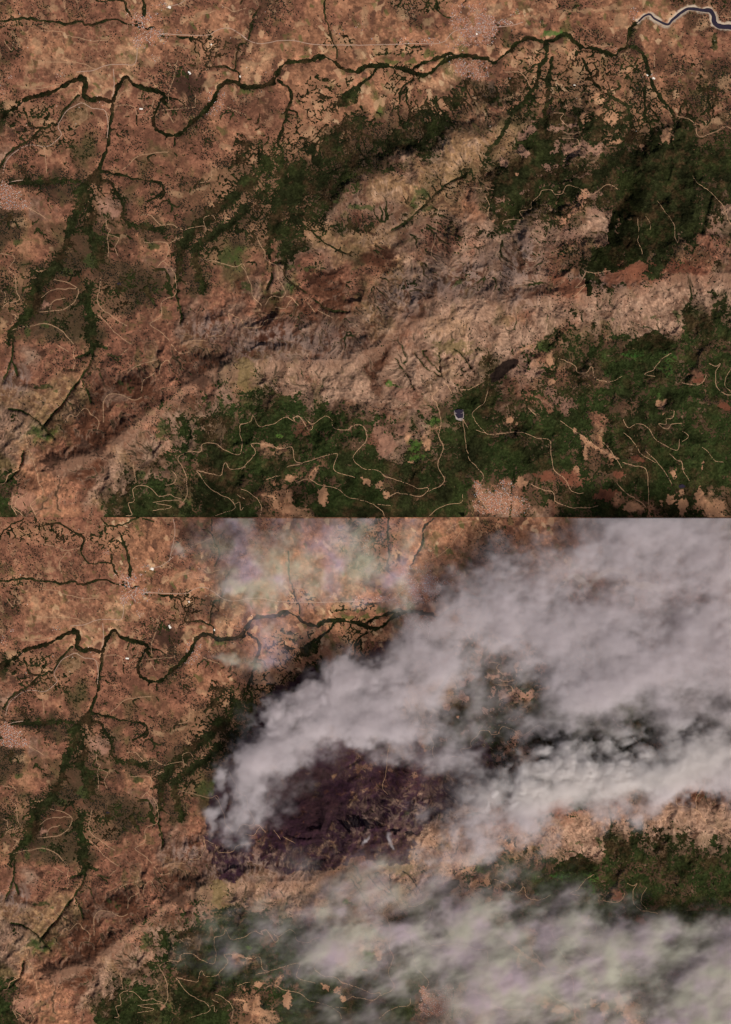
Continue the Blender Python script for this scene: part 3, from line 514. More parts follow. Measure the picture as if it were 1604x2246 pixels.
# ------------------------------------------------------------------ meshes from arrays
def mesh(name, V, Fc, mats=(), smooth_=True, mi=None):
    me = bpy.data.meshes.new(name); V = np.ascontiguousarray(V, f32); Fc = np.ascontiguousarray(Fc, np.int32); n, k = Fc.shape
    me.vertices.add(len(V)); me.vertices.foreach_set('co', V.ravel()); me.loops.add(n * k); me.loops.foreach_set('vertex_index', Fc.ravel())
    me.polygons.add(n); me.polygons.foreach_set('loop_start', np.arange(0, n * k, k, dtype=np.int32))
    me.polygons.foreach_set('use_smooth', np.full(n, smooth_))
    for m in mats: me.materials.append(m)
    if mi is not None: me.polygons.foreach_set('material_index', np.ascontiguousarray(mi, np.int32))
    me.update(calc_edges=True); return me
def link(name, me, parent=None, label=None, cat=None, group=None, kind=None):
    o = bpy.data.objects.new(name, me); col.objects.link(o); o.parent = parent
    for k, v in (('label', label), ('category', cat), ('group', group), ('kind', kind)):
        if v: o[k] = v
    return o
def vcol(me, name, C):
    a = me.attributes.new(name, 'FLOAT_COLOR', 'POINT'); c = np.ones((len(C), 4), f32); c[:, :3] = C; a.data.foreach_set('color', c.ravel())
def mat(name, colr=(.5, .5, .5), rough=.9, attr=None, noise=0, nscale=.01, bump=0, spec=.2):
    m = bpy.data.materials.new(name); m.use_nodes = True; t = m.node_tree; b = t.nodes['Principled BSDF']; N = t.nodes.new; L = t.links.new
    b.inputs['Roughness'].default_value = rough; b.inputs['Specular IOR Level'].default_value = spec
    g = N('ShaderNodeNewGeometry'); no = N('ShaderNodeTexNoise'); no.inputs['Scale'].default_value = nscale; no.inputs['Detail'].default_value = 5; no.inputs['Roughness'].default_value = .65
    L(g.outputs['Position'], no.inputs['Vector'])
    if attr: a = N('ShaderNodeAttribute'); a.attribute_name = attr; src = a.outputs['Color']
    else: a = N('ShaderNodeRGB'); a.outputs[0].default_value = (*colr, 1); src = a.outputs[0]
    if noise:
        mr = N('ShaderNodeMapRange'); mr.inputs['From Min'].default_value = .3; mr.inputs['From Max'].default_value = .7; mr.inputs['To Min'].default_value = 1 - noise; mr.inputs['To Max'].default_value = 1 + noise
        L(no.outputs['Fac'], mr.inputs['Value']); vm = N('ShaderNodeVectorMath'); vm.operation = 'SCALE'; L(src, vm.inputs[0]); L(mr.outputs[0], vm.inputs['Scale']); src = vm.outputs[0]
    L(src, b.inputs['Base Color'])
    if bump:
        bp = N('ShaderNodeBump'); bp.inputs['Distance'].default_value = bump; bp.inputs['Strength'].default_value = 1; L(no.outputs['Fac'], bp.inputs['Height']); L(bp.outputs[0], b.inputs['Normal'])
    return m
M_GROUND = mat('dry_ground', attr='albedo', noise=.16, nscale=.03, bump=6, rough=.95, spec=.1)
M_WOOD = mat('tree_canopy', attr='albedo', noise=.35, nscale=.05, bump=7, rough=1, spec=0)
M_PLAIN = mat('far_ground', lin((150, 108, 80)) * .8, noise=.3, nscale=.002)
M_WATER = mat('river_water', (.012, .014, .011), rough=.12, noise=.2, nscale=.01, spec=.5)
M_LAKE = mat('reservoir_water', (.026, .019, .03), rough=.1, noise=.15, nscale=.004, spec=.5)
M_PAVE = mat('worn_asphalt', lin((176, 146, 128)), noise=.15, nscale=.02)
M_TRACK = mat('pale_dirt', lin((196, 156, 120)), noise=.2, nscale=.02)
M_OAK = mat('oak_leaves', lin((34, 32, 20)), noise=.4, nscale=.05)
M_OAK2 = mat('crown_leaves', lin((52, 56, 30)), noise=.4, nscale=.05)
M_ROOF = mat('clay_roof', lin((190, 128, 100)), noise=.25, nscale=.02); M_GREY = mat('pale_roof', lin((184, 170, 160)), noise=.15, nscale=.02)
M_WALL = mat('rendered_wall', lin((206, 184, 160)), noise=.1, nscale=.05); M_SHED = mat('white_sheet_roof', lin((232, 222, 208)), noise=.08, nscale=.02)
M_BLUE = mat('steel_roof', lin((170, 182, 196)), noise=.1, nscale=.02)

GAIN = np.array([.75, .76, .79], f32)
ST = 1.3
def seam(py):                                     # both reliefs run down to the same level where the two passes meet
    return sst(0, 46, np.abs(py - 1134.5)).astype(f32)
def hsmp(panel, px, py):
    """terrain height at whole-picture pixel coordinates"""
    px = np.asarray(px, f32); py = np.asarray(py, f32); u, v = (px, py) if panel == 0 else low2up(px, py)
    k = 1.0 if panel == 0 else LK
    return smp(HT, u, v) * k * seam(py)
def to_panel(panel, a):
    return a if panel == 0 else np.stack([a[:, 0] * LK + LAX, a[:, 1] * LK + LAY], 1)
PAN = [(-48., 1652., -48., 1134.5), (-48., 1652., 1134.5, 2294.)]
def inside(panel, a, m=2): x0, x1, y0, y1 = PAN[panel]; return (a[:, 0] > x0 + m) & (a[:, 0] < x1 - m) & (a[:, 1] > y0 + m) & (a[:, 1] < y1 - m)

WOODC = np.array([lin((37, 39, 21)), lin((27, 28, 15)), lin((46, 50, 25)), lin((68, 48, 33))])
for pn in (0, 1):
    x0, x1, y0, y1 = PAN[pn]; nx, ny = int((x1 - x0) / ST) + 1, int((y1 - y0) / ST) + 1
    gxs = np.linspace(x0, x1, nx).astype(f32); gys = np.linspace(y0, y1, ny).astype(f32); PX, PY = np.meshgrid(gxs, gys)
    U, V_ = (PX, PY) if pn == 0 else low2up(PX, PY); U = U.astype(f32); V_ = V_.astype(f32)
    Z = hsmp(pn, PX, PY); A = smp(ALB, U, V_) * GAIN * (1 if pn == 0 else 1.06); C = smp(CAN, U, V_)  # lower view's ground colour lightened to stand in for its haze
    burn = smp(BI, U, V_) if pn else np.zeros_like(Z)
    if pn:
        ash = lin((45, 25, 38)) * (1 - .5 * np.clip(smp(core, U, V_), 0, 1))[..., None]; A = A * (1 - burn[..., None] * .93) + (ash * (.85 + .2 * smp(fb, U, V_))[..., None]) * burn[..., None] * .93  # charred ash; its core is also darkened in colour for the smoke's shadow
    idx = np.arange(nx * ny).reshape(ny, nx); Q = np.stack([idx[:-1, :-1], idx[1:, :-1], idx[1:, 1:], idx[:-1, 1:]], -1).reshape(-1, 4)
    me = mesh('terrain', np.stack([wx(PX), wy(PY), Z], -1).reshape(-1, 3), Q, [M_GROUND]); vcol(me, 'albedo', np.clip(A, 0, .9).reshape(-1, 3))
    o = link('terrain', me, kind='structure')
    # canopy: closed humps that rise out of the ground where trees stand
    cm = C > 0
    if pn: cm &= ~((burn > .3) & (smp(nz, U, V_) > -1.3))
    hgt = np.where(cm, 9 + 7 * np.clip(vn(U, V_, 2.3, 181), -1, 1) + 3 * np.clip(C, 0, 1.5), -1.5)
    anyc = (cm[:-1, :-1] | cm[1:, :-1] | cm[1:, 1:] | cm[:-1, 1:]).ravel(); Qc = Q[anyc]
    us, inv = np.unique(Qc, return_inverse=True)
    w1 = sst(-1, 1, smp(fa, U, V_)); w2 = sst(.2, 1.4, fbm(U, V_, 60, 4, 191)); w3 = sst(-.1, 1.2, fbm(U, V_, 30, 6, 201, .75))
    gr = np.clip(sst(.2, 1.2, fbm(U, V_, 30, 5, 211, .7)), 0, 1)
    WC = WOODC[0] * (1 - w1[..., None]) + WOODC[1] * w1[..., None]; WC = WC * (1 - .6 * w2[..., None]) + WOODC[2] * .6 * w2[..., None]; WC = WC * (1 - .55 * w3[..., None]) + WOODC[3] * .55 * w3[..., None]
    so_ = sst(640, 760, V_ + 40 * smp(wa, U, V_)) * .6; so_ = (so_ * sst(-.9, .8, fbm(U, V_, 70, 5, 233, .6)))[..., None]; WC = WC * (1 - so_) + lin((39, 49, 23)) * so_
    Ag = A / (A.sum(-1, keepdims=True) + 1e-5); isg = sst(.0, .08, A[..., 1] - A[..., 0] * 1.02)[..., None]
    WC = WC * (1 - isg) + lin((44, 58, 26)) * isg; WC = WC * (1 - .35 * smp(PD.astype(f32), U, V_)[..., None])
    WC = WC * np.exp(.2 * smp(fb, U, V_) + .42 * vn(U, V_, 2.2, 231) + .2 * vn(U, V_, 5, 232))[..., None]
    WC = WC * (1 - .3 * (smp(DR, U, V_) < 4))[..., None]
    if pn: WC = WC * (1 - burn[..., None] * .8) + lin((52, 32, 40)) * burn[..., None] * .8
    Zc = (Z + hgt * seam(PY)).ravel()[us]
    me = mesh('oak_and_pine_wood', np.stack([wx(PX).ravel()[us], wy(PY).ravel()[us], Zc], -1), inv.reshape(-1, 4), [M_WOOD]); vcol(me, 'albedo', np.clip(WC, .002, .9).reshape(-1, 3)[us])
    link('oak_and_pine_wood', me, kind='stuff', label=['dark green woods and hedges over the hills of the clear upper view', 'dark green woods and hedges around the fire in the lower view'][pn], cat='woods')
print('terrain', round(time.time() - T0, 1))

# the country beyond both views
R_ = 90000.0
me = mesh('ground', np.array([(-R_, -R_, -25), (R_, -R_, -25), (R_, R_, -25), (-R_, R_, -25)]), np.array([[0, 1, 2, 3]]), [M_PLAIN]); link('ground', me, kind='structure')

# ------------------------------------------------------------------ ribbons laid on the relief
def ribbon(pn, lines, w, lift, wfun=None):
    Vs, Fs, n0 = [], [], 0
    for a in lines:
        a = to_panel(pn, a); ok = inside(pn, a, 3)
        runs = np.flatnonzero(np.diff(np.r_[0, ok.astype(int), 0]))
        for s, e in zip(runs[::2], runs[1::2]):
            b = a[s:e]
            if len(b) < 3: continue
            t = np.gradient(b, axis=0); t /= np.hypot(t[:, 0], t[:, 1])[:, None] + 1e-6; nrm = np.stack([-t[:, 1], t[:, 0]], 1)
            ww_ = (w if wfun is None else wfun(b))[:, None] if wfun else w
            l, m_, r = b + nrm * ww_, b, b - nrm * ww_; p = np.stack([l, m_, r], 1).reshape(-1, 2)
            z = hsmp(pn, p[:, 0], p[:, 1]) + lift; z = z.reshape(-1, 3); z = np.repeat(z.max(1, keepdims=True), 3, 1) * .6 + z * .4
            Vs.append(np.stack([wx(p[:, 0]), wy(p[:, 1]), z.ravel()], 1)); k = np.arange(len(b) - 1)[:, None] * 3 + n0
            Fs += [np.hstack([k, k + 1, k + 4, k + 3]), np.hstack([k + 1, k + 2, k + 5, k + 4])]; n0 += len(p)
    return np.vstack(Vs), np.vstack(Fs)
for pn in (0, 1):
    k = 1 if pn == 0 else LK
    V, Fq = ribbon(pn, PAVED, .55 * k, 5); link('road', mesh('road', V, Fq[:, ::-1], [M_PAVE]), kind='structure')
    V, Fq = ribbon(pn, TRACK, .28 * k, 5.5); link('dirt_track', mesh('dirt_track', V, Fq[:, ::-1], [M_TRACK]), kind='structure')
    V, Fq = ribbon(pn, mains, 1.15 * k, 3.5); link('river', mesh('river', V, Fq[:, ::-1], [M_WATER]), kind='structure')
V, Fq = ribbon(0, [RES], 2, 7, lambda b: np.interp(b[:, 0], [1400, 1425, 1460, 1545, 1560, 1600], [1.6, 2.1, 2.4, 3.6, 4.8, 5.4]) * (1 + .15 * vn(b[:, 0], b[:, 1], 7, 5)))
link('reservoir', mesh('reservoir', V, Fq[:, ::-1], [M_LAKE]), kind='structure')
for pn in (0, 1):
    for pl, nm in POND:
        a = to_panel(pn, pl); z = hsmp(pn, a[:, 0], a[:, 1]).max() + 10; n = len(a)
        V = np.vstack([np.c_[wx(a[:, 0]), wy(a[:, 1]), np.full(n, z)], np.c_[wx(a[:, 0]), wy(a[:, 1]), np.full(n, z - 60)]])
        c = np.r_[[[wx(a[:, 0].mean()), wy(a[:, 1].mean()), z]]]; V = np.vstack([V, c])
        Ft = [[2 * n, i, (i + 1) % n] for i in range(n)] + [[i, i + n, (i + 1) % n] for i in range(n)] + [[(i + 1) % n, i + n, (i + 1) % n + n] for i in range(n)]
        link('pond', mesh('pond', V, np.array(Ft)[:, ::-1], [M_LAKE], False), kind='structure')

# ------------------------------------------------------------------ scattered oaks of the pastures
rs = np.random.default_rng(77)
dens = (np.interp(F, [0, .1, .14, .25, .4, 1], [.05, .2, .5, .8, .7, .3]) * (.3 + .7 * Zr) * sst(-.6, 1.1, fbm(XX, YY, 34, 5, 221, .7) + .2) * (1 - .5 * Zt) * sst(.5, 0, TD) * (DW > resw + 7) * (CAN < 0) * (1.0 - .55 * mt)).astype(f32)
BL = np.array([(0, 0, 1), (1, 0, .35), (.3, .95, .4), (-.8, .6, .3), (-.8, -.6, .45), (.3, -.95, .3), (.1, 0, -.4)], f32)
BF = np.array([(0, 1, 2), (0, 2, 3), (0, 3, 4), (0, 4, 5), (0, 5, 1)] + [(6, 2, 1), (6, 3, 2), (6, 4, 3), (6, 5, 4), (6, 1, 5)], np.int32)
def crowns(pn, a, r):
    n = len(a); th = rs.uniform(0, 6.28, n); c, s = np.cos(th), np.sin(th); B = BL[None] * (1 + .25 * rs.uniform(-1, 1, (n, 7, 3))) * r[:, None, None]
    X = B[..., 0] * c[:, None] - B[..., 1] * s[:, None] + wx(a[:, 0])[:, None]; Y = B[..., 0] * s[:, None] + B[..., 1] * c[:, None] + wy(a[:, 1])[:, None]
    Z = B[..., 2] * .75 + (hsmp(pn, a[:, 0], a[:, 1]) + r * .45)[:, None]
    return np.stack([X, Y, Z], -1).reshape(-1, 3), (BF[None] + (np.arange(n) * 7)[:, None, None]).reshape(-1, 3)
for pn in (0, 1):
    n = 560000; u = rs.uniform(MX0 + 2, MX1 - 3, n); v = rs.uniform(MY0 + 2, MY1 - 3, n)
    a = np.stack([u, v], 1)[rs.random(n) < smp(dens, u, v)]; a = to_panel(pn, a); a = a[inside(pn, a)]
    if pn: q = low2up(a[:, 0], a[:, 1]); a = a[smp(BM, q[0], q[1]) < .5]
    r = S * rs.uniform(.6, 1.2, len(a)) ** 1.3 * (1.15 if pn == 0 else 1.0)
    big = np.argsort(-r)[:160 if pn == 0 else 130]
    # the biggest lone oaks are trees of their own; all the rest is one scatter
    keep = np.ones(len(a), bool); keep[big] = False
    V, Ft = crowns(pn, a[keep], r[keep]); link('scattered_oaks', mesh('scattered_oaks', V, Ft, [M_OAK], False), kind='stuff', cat='trees', label=['tiny dark oaks dotted over the pastures of the clear upper view', 'tiny dark oaks dotted over the pastures of the smoky lower view'][pn])
    if pn == 0:
        ico = []
        for lat, m_ in ((-.6, 7), (-.1, 9), (.4, 8), (.8, 5)):
            for k in range(m_):
                t_ = 6.283 * k / m_ + lat; rr = math.sqrt(1 - lat * lat); ico.append((rr * math.cos(t_), rr * math.sin(t_), lat * .8))
        TR = np.array(ico) * rs.uniform(.86, 1.14, (len(ico), 1)); TR[:, 2] += 1.15
        bmv = [tuple(p) for p in TR]
        import bmesh
        bm = bmesh.new()
        for p in bmv: bm.verts.new(p)
        bmesh.ops.convex_hull(bm, input=list(bm.verts)); CRM = bpy.data.meshes.new('crown'); bm.to_mesh(CRM); bm.free(); CRM.materials.append(M_OAK2)
        bm = bmesh.new(); bmesh.ops.create_cone(bm, segments=7, radius1=.16, radius2=.09, depth=1.0, cap_ends=True)
        for vv in bm.verts: vv.co.z += .3
        TRM = bpy.data.meshes.new('trunk'); bm.to_mesh(TRM); bm.free(); TRM.materials.append(mat('bark', lin((86, 66, 50)), noise=.3, nscale=.2))
    for i in big:
        t = bpy.data.objects.new('oak_tree', None); col.objects.link(t)
        t.location = (wx(a[i, 0]), wy(a[i, 1]), float(hsmp(pn, a[i:i + 1, 0], a[i:i + 1, 1])[0]) - 1); t.rotation_euler = (0, 0, rs.uniform(0, 6)); t.scale = (r[i] * 1.05,) * 3
        t['label'] = ['single dark round oak among the dotted pastures of the clear upper view', 'single dark round oak among the dotted pastures west of the smoke'][pn]
        t['category'] = 'tree'; t['group'] = ['large lone oaks on the upper pastures', 'large lone oaks on the lower pastures'][pn]
        for nm, mm in (('crown', CRM), ('trunk', TRM)): c_ = bpy.data.objects.new(nm, mm); col.objects.link(c_); c_.parent = t

# ------------------------------------------------------------------ towns
def house_mesh(name, w, l, h, rf, roofm, wallm):
    V = [(-w, -l, -6), (w, -l, -6), (w, l, -6), (-w, l, -6), (-w, -l, h), (w, -l, h), (w, l, h), (-w, l, h), (-w * 1.06, -l * 1.04, h), (w * 1.06, -l * 1.04, h), (w * 1.06, l * 1.04, h), (-w * 1.06, l * 1.04, h), (0, -l * 1.04, h + rf), (0, l * 1.04, h + rf)]
    Fw = [(0, 1, 5, 4), (1, 2, 6, 5), (2, 3, 7, 6), (3, 0, 4, 7)]; Fr = [(8, 12, 13, 11), (9, 10, 13, 12)]; Ft = [(8, 9, 12), (10, 11, 13)]
    me = bpy.data.meshes.new(name); me.from_pydata(V, [], Fw + Fr + Ft); me.materials.append(wallm); me.materials.append(roofm)
    for k, p in enumerate(me.polygons): p.material_index = 0 if k < 4 or k > 5 else 1
    return me
HM = [house_mesh('house', 1, 1, 1, .35, m_, M_WALL) for m_ in (M_ROOF, M_GREY, M_ROOF, M_BLUE, M_SHED)]
TOWNS = [((322, 60), 70, 'clay roofed block of the western stream side town', 'house blocks of the western town'),
         ((1045, 60), 62, 'clay roofed block of the big town above the river', 'house blocks of the river town, north bank'), ((1035, 148), 36, 'clay roofed block on the far south bank', 'house blocks of the river town, south bank'),
         ((25, 435), 46, 'pale roofed block of the left edge village', 'house blocks of the left edge village'), ((1090, 1090), 66, 'pale roofed block of the southern valley town', 'house blocks of the southern valley town'),
         ((468, 220), 40, 'small block of the river bend hamlet', 'house blocks of the hamlet in the bend')]
sv = rs.uniform(0, 1, (90000, 3)); hu = MX0 + 3 + sv[:, 0] * (W - 6); hv = MY0 + 3 + sv[:, 1] * (Hh - 6)
tdv = smp(TD, hu, hv); hok = sv[:, 2] * 1.1 < tdv ** 1.2; hu, hv, tdv = hu[hok], hv[hok], tdv[hok]
ex = []                                                   # extra dense draws inside the built-up ellipses
for cx_, cy_, rx, ry, d in TOWN:
    n = int(rx * ry * d * 3.2)
    if n: th = rs.uniform(0, 6.28, n); q = np.sqrt(rs.uniform(0, 1, n)) * 1.15; ex.append(np.stack([cx_ + rx * q * np.cos(th), cy_ + ry * q * np.sin(th)], 1))
ex = np.vstack(ex); tde = smp(TD, ex[:, 0], ex[:, 1]); ex = ex[(rs.random(len(ex)) < tde + .1) & (tde > .04)]
# farmsteads strewn over the plain
fu = rs.uniform(0, 1600, 900); fv = rs.uniform(-90, 330, 900); fo = (rs.random(900) < .25) & (smp(CAN, fu, fv) < 0)
hp = np.vstack([ex, np.stack([fu, fv], 1)[fo]])
i_ = np.clip((hp / 1.7), -9e3, 9e3).round().astype(int); _, uq = np.unique(i_, axis=0, return_index=True); hp = hp[uq]
ang = .9 * vn(hp[:, 0], hp[:, 1], 26, 15) * 3 + rs.choice([0, math.pi / 2], len(hp)); kind = rs.choice(5, len(hp), p=[.52, .18, .22, .04, .04])
hw = S * rs.uniform(.28, .55, len(hp)); hl = S * rs.uniform(.45, 1.0, len(hp))
print('houses', len(hp))
single = {}
for pn in (0, 1):
    a = to_panel(pn, hp); ok = inside(pn, a, 3)
    if pn: ok &= (a[:, 0] < 1010) | (a[:, 1] > 2150)
    used = np.zeros(len(hp), bool)
    if True:
        for (tx, ty), lim, lab, grp in TOWNS:
            lim2 = {70: 45, 62: 34, 36: 26, 46: 22, 66: 20, 40: 14}[lim] if pn == 0 else {70: 36, 62: 0, 36: 0, 46: 18, 66: 0, 40: 12}[lim]
            d = np.hypot(hp[:, 0] - tx, hp[:, 1] - ty); c = np.flatnonzero(ok & (d < lim)); c = c[np.argsort(-(hw * hl)[c])][:lim2]; used[c] = True
            for j in c:
                o = bpy.data.objects.new('town_house', HM[kind[j]]); col.objects.link(o); o.location = (wx(a[j, 0]), wy(a[j, 1]), float(hsmp(pn, a[j:j + 1, 0], a[j:j + 1, 1])[0]) + 1)
                o.rotation_euler = (0, 0, ang[j]); o.scale = (hw[j], hl[j], 8); o['category'] = 'house'
                o['label'] = lab + (', upper view' if pn == 0 else ', lower view'); o['group'] = grp + (', upper view' if pn == 0 else ', lower view')
    c = np.flatnonzero(ok & ~used); Vall, Fall, Mall = [], [], []
    base = np.array([v.co[:] for v in HM[0].vertices], f32)
    P4 = np.array([(0, 1, 5, 4), (1, 2, 6, 5), (2, 3, 7, 6), (3, 0, 4, 7), (8, 12, 13, 11), (9, 10, 13, 12)]); n = len(c)
    B = base[None] * np.stack([hw[c], hl[c], np.full(n, 8.)], 1)[:, None, :]; cs, sn = np.cos(ang[c])[:, None], np.sin(ang[c])[:, None]
    X = B[..., 0] * cs - B[..., 1] * sn + wx(a[c, 0])[:, None]; Y = B[..., 0] * sn + B[..., 1] * cs + wy(a[c, 1])[:, None]; Z = B[..., 2] + (hsmp(pn, a[c, 0], a[c, 1]) + 1)[:, None]
    mi = np.concatenate([np.zeros((n, 4), int), np.repeat((kind[c] + 1)[:, None], 2, 1)], 1)
    me = mesh('town_houses', np.stack([X, Y, Z], -1).reshape(-1, 3), (P4[None] + (np.arange(n) * 14)[:, None, None]).reshape(-1, 4), [M_WALL, M_ROOF, M_GREY, M_ROOF, M_BLUE, M_SHED], False, mi.ravel())
    link('town_houses', me, kind='stuff', cat='houses', label=['crowded roofs of towns and farmsteads in the clear upper view', 'crowded roofs of towns and farmsteads in the smoky lower view'][pn])
# big white sheds one can pick out
for pu, pv, w_, l_, rt, lab in ((416, 160, 2.6, 4.6, .45, 'long white shed roof in the brown pasture east of the river bend'), (310, 239, 1.9, 4.4, 1.5, 'long white farm shed south of the narrow river loop'), (1046, 75, 2.3, 2.6, .0, 'square white hall roof in the middle of the river town'),
                                (1434, 172, 2.2, 3.6, 1.1, 'white works roof beside the eastern stream'), (1420, 165, 1.6, 2.8, .6, 'smaller white works roof beside the eastern stream, to its west'), (1260, 188, 1.4, 2.6, 1.4, 'white barn alone among the hedged plots'), (527, 168, 1.6, 2.6, .2, 'white barn beside the stream mouth north of the river'),
                                (464, 98, 1.7, 2.2, .5, 'white farm hall on the pale ground right of the western town'), (372, 16, 3.0, 4.2, 1.2, 'large pale hall at the northern edge of the western town')):
    for pn in (0, 1):
        a = to_panel(pn, np.array([[pu, pv]], float))
        if pn and a[0, 0] > 900: continue
        o = link('warehouse', house_mesh('warehouse', 1, 1, 1, .2, M_SHED, M_WALL)); o.location = (wx(a[0, 0]), wy(a[0, 1]), float(hsmp(pn, a[:, 0], a[:, 1])[0])); o.scale = (w_ * S * .8, l_ * S * .8, 10); o.rotation_euler = (0, 0, rt)
        o['category'] = 'warehouse'; o['label'] = lab + (', upper view' if pn == 0 else ', lower view')
print('towns', round(time.time() - T0, 1))
#SMOKE-BEGIN
# ------------------------------------------------------------------ smoke: real volumes over the burning country
def smoke_mat(name, c, c2=None, scale=.0006, emis=0, aniso=.25):
    m = bpy.data.materials.new(name); m.use_nodes = True; t = m.node_tree; t.nodes.clear(); N = t.nodes.new; L = t.links.new
    out = N('ShaderNodeOutputMaterial'); pv = N('ShaderNodeVolumePrincipled'); pv.inputs['Density'].default_value = .001; pv.inputs['Color'].default_value = (*c, 1); pv.inputs['Anisotropy'].default_value = aniso
    if c2:
        g = N('ShaderNodeNewGeometry'); no = N('ShaderNodeTexNoise'); no.inputs['Scale'].default_value = scale; no.inputs['Detail'].default_value = 2; L(g.outputs['Position'], no.inputs['Vector'])
        r = N('ShaderNodeValToRGB'); L(no.outputs['Fac'], r.inputs[0]); L(r.outputs[0], pv.inputs['Color']); e = r.color_ramp.elements; e[0].position = .38; e[0].color = (*c2[0], 1); e[1].position = .62; e[1].color = (*c2[1], 1); k = e.new(.5); k.color = (*c, 1)
    L(pv.outputs[0], out.inputs['Volume']); return m
def volume(name, D, x0, y1, z0, v, vz, m, **kw):
    """D[z, y, x] (y grows north) as smoke density per metre (kept as per kilometre in the grid)"""
    nz_, ny_, nx_ = D.shape; me = bpy.data.meshes.new(name); me.vertices.add(D.size); a = me.attributes.new('dens', 'FLOAT', 'POINT'); a.data.foreach_set('value', np.ascontiguousarray(D * 1000, f32).ravel()); me.materials.append(m)
    o = link(name, me, **kw)
    g = bpy.data.node_groups.new(name, 'GeometryNodeTree'); g.interface.new_socket('Geometry', in_out='INPUT', socket_type='NodeSocketGeometry'); g.interface.new_socket('Geometry', in_out='OUTPUT', socket_type='NodeSocketGeometry')
    N = g.nodes.new; L = g.links.new; gi, go, vc, si, na, po, sp = [N(t) for t in ('NodeGroupInput', 'NodeGroupOutput', 'GeometryNodeVolumeCube', 'GeometryNodeSampleIndex', 'GeometryNodeInputNamedAttribute', 'GeometryNodeInputPosition', 'ShaderNodeSeparateXYZ')]
    si.data_type = 'FLOAT'; si.domain = 'POINT'; si.clamp = True; na.data_type = 'FLOAT'; na.inputs['Name'].default_value = 'dens'; L(po.outputs[0], sp.inputs[0])
    def M(op, a, b=None):
        n = N('ShaderNodeMath'); n.operation = op
        for i, q in enumerate((a, b)):
            if q is None: continue
            if isinstance(q, (int, float)): n.inputs[i].default_value = q
            else: L(q, n.inputs[i])
        return n.outputs[0]
    ix = lambda s_, lo, st, n: M('MINIMUM', M('MAXIMUM', M('ROUND', M('MULTIPLY', M('SUBTRACT', s_, float(lo)), 1 / st)), 0.), float(n - 1))
    i = M('ADD', M('MULTIPLY', M('ADD', M('MULTIPLY', ix(sp.outputs[2], z0, vz, nz_), float(ny_)), ix(sp.outputs[1], y1, v, ny_)), float(nx_)), ix(sp.outputs[0], x0, v, nx_))
    L(gi.outputs[0], si.inputs['Geometry']); L(na.outputs[0], si.inputs['Value']); L(i, si.inputs['Index']); L(si.outputs[0], vc.inputs['Density'])
    vc.inputs['Min'].default_value = (x0, y1, z0); vc.inputs['Max'].default_value = (x0 + (nx_ - 1) * v, y1 + (ny_ - 1) * v, z0 + (nz_ - 1) * vz)
    for k, n in zip('XYZ', (nx_, ny_, nz_)): vc.inputs['Resolution ' + k].default_value = n
    sm_ = N('GeometryNodeSetMaterial'); sm_.inputs['Material'].default_value = m; L(vc.outputs[0], sm_.inputs[0]); L(sm_.outputs[0], go.inputs[0])
    md = o.modifiers.new('volume', 'NODES'); md.node_group = g
    return o
def grid(t, n=41):
    return np.array([[int(c) for c in (r + '0' * n)[:n]] for r in t.split('\n')], f32)
#            x = 20 60 100 ... every 40 px; rows every 40 px from y = 1155
GN = grid("""00000000000000000000000000001233456666666
00000000000000000000000001233445555666666
00000000000000000000000013344555555666666
00000000000000000000000135555555556566666
00000000000000000000000246676767665655555
00000000000000000000014567777777666555556
00000000000000000000136655566777776666666
00000000000000000123467765445667777777666
00000000000000002577777765444567777777777
00000000000000037777767764444456777776655
00000000000001577777776544444456655554445
00000000000003777767776544444455443344456
00000000000006776432334443333455345667888
00000000000017765210112344356789999999988
00000000000046642100001234569999999998877
00000000000056421000001245678867666443233
00000000000045310000012345657643443221111
00000000000034200000012344445430000000000
00000000000012110000123433332110000000000
00000000000000000000000000000000000000000""")
GS = grid("""00000000000000000000000000000000000000000
00000000000001122223233333332110000000000
00000000000112223344444443332211000000000
00000000000222333345665544443332111100000
00000000001222223344444445554444433332223
00000000012333334456777777776666555555555
00000000012233445677777777666665566655556
00000000001122234565435566766665555555667
00000000000011122332333466777665554566788
00000000000001112222222466777655544567888
00000000000000111222333345666555555688888
00000000000000111222333345666555555688888""")            # rows from y = 1875
GW = grid("""00000000001122122222212111000000000000000
00000000001223332333222100000000000000000
00000000001233343233322100000000000000000
00000000001234443332233100000000000000000
00000000000123332322122000000000000000000
00000000000112221100000000000000000000000
00000000000111221000000000000000000000000
00000000000012320000000000000000000000000
00000000000001100000000000000000000000000""")            # rows from y = 1155
def vn3(x, y, z, s, seed):
    w = z / s + seed * .37; k = int(math.floor(w)); f = w - k; f = f * f * (3 - 2 * f)
    return vn(x, y, s, 3000 + seed * 50 + k) * (1 - f) + vn(x, y, s, 3000 + seed * 50 + k + 1) * f
VX, VZ = 2.5, 64.0
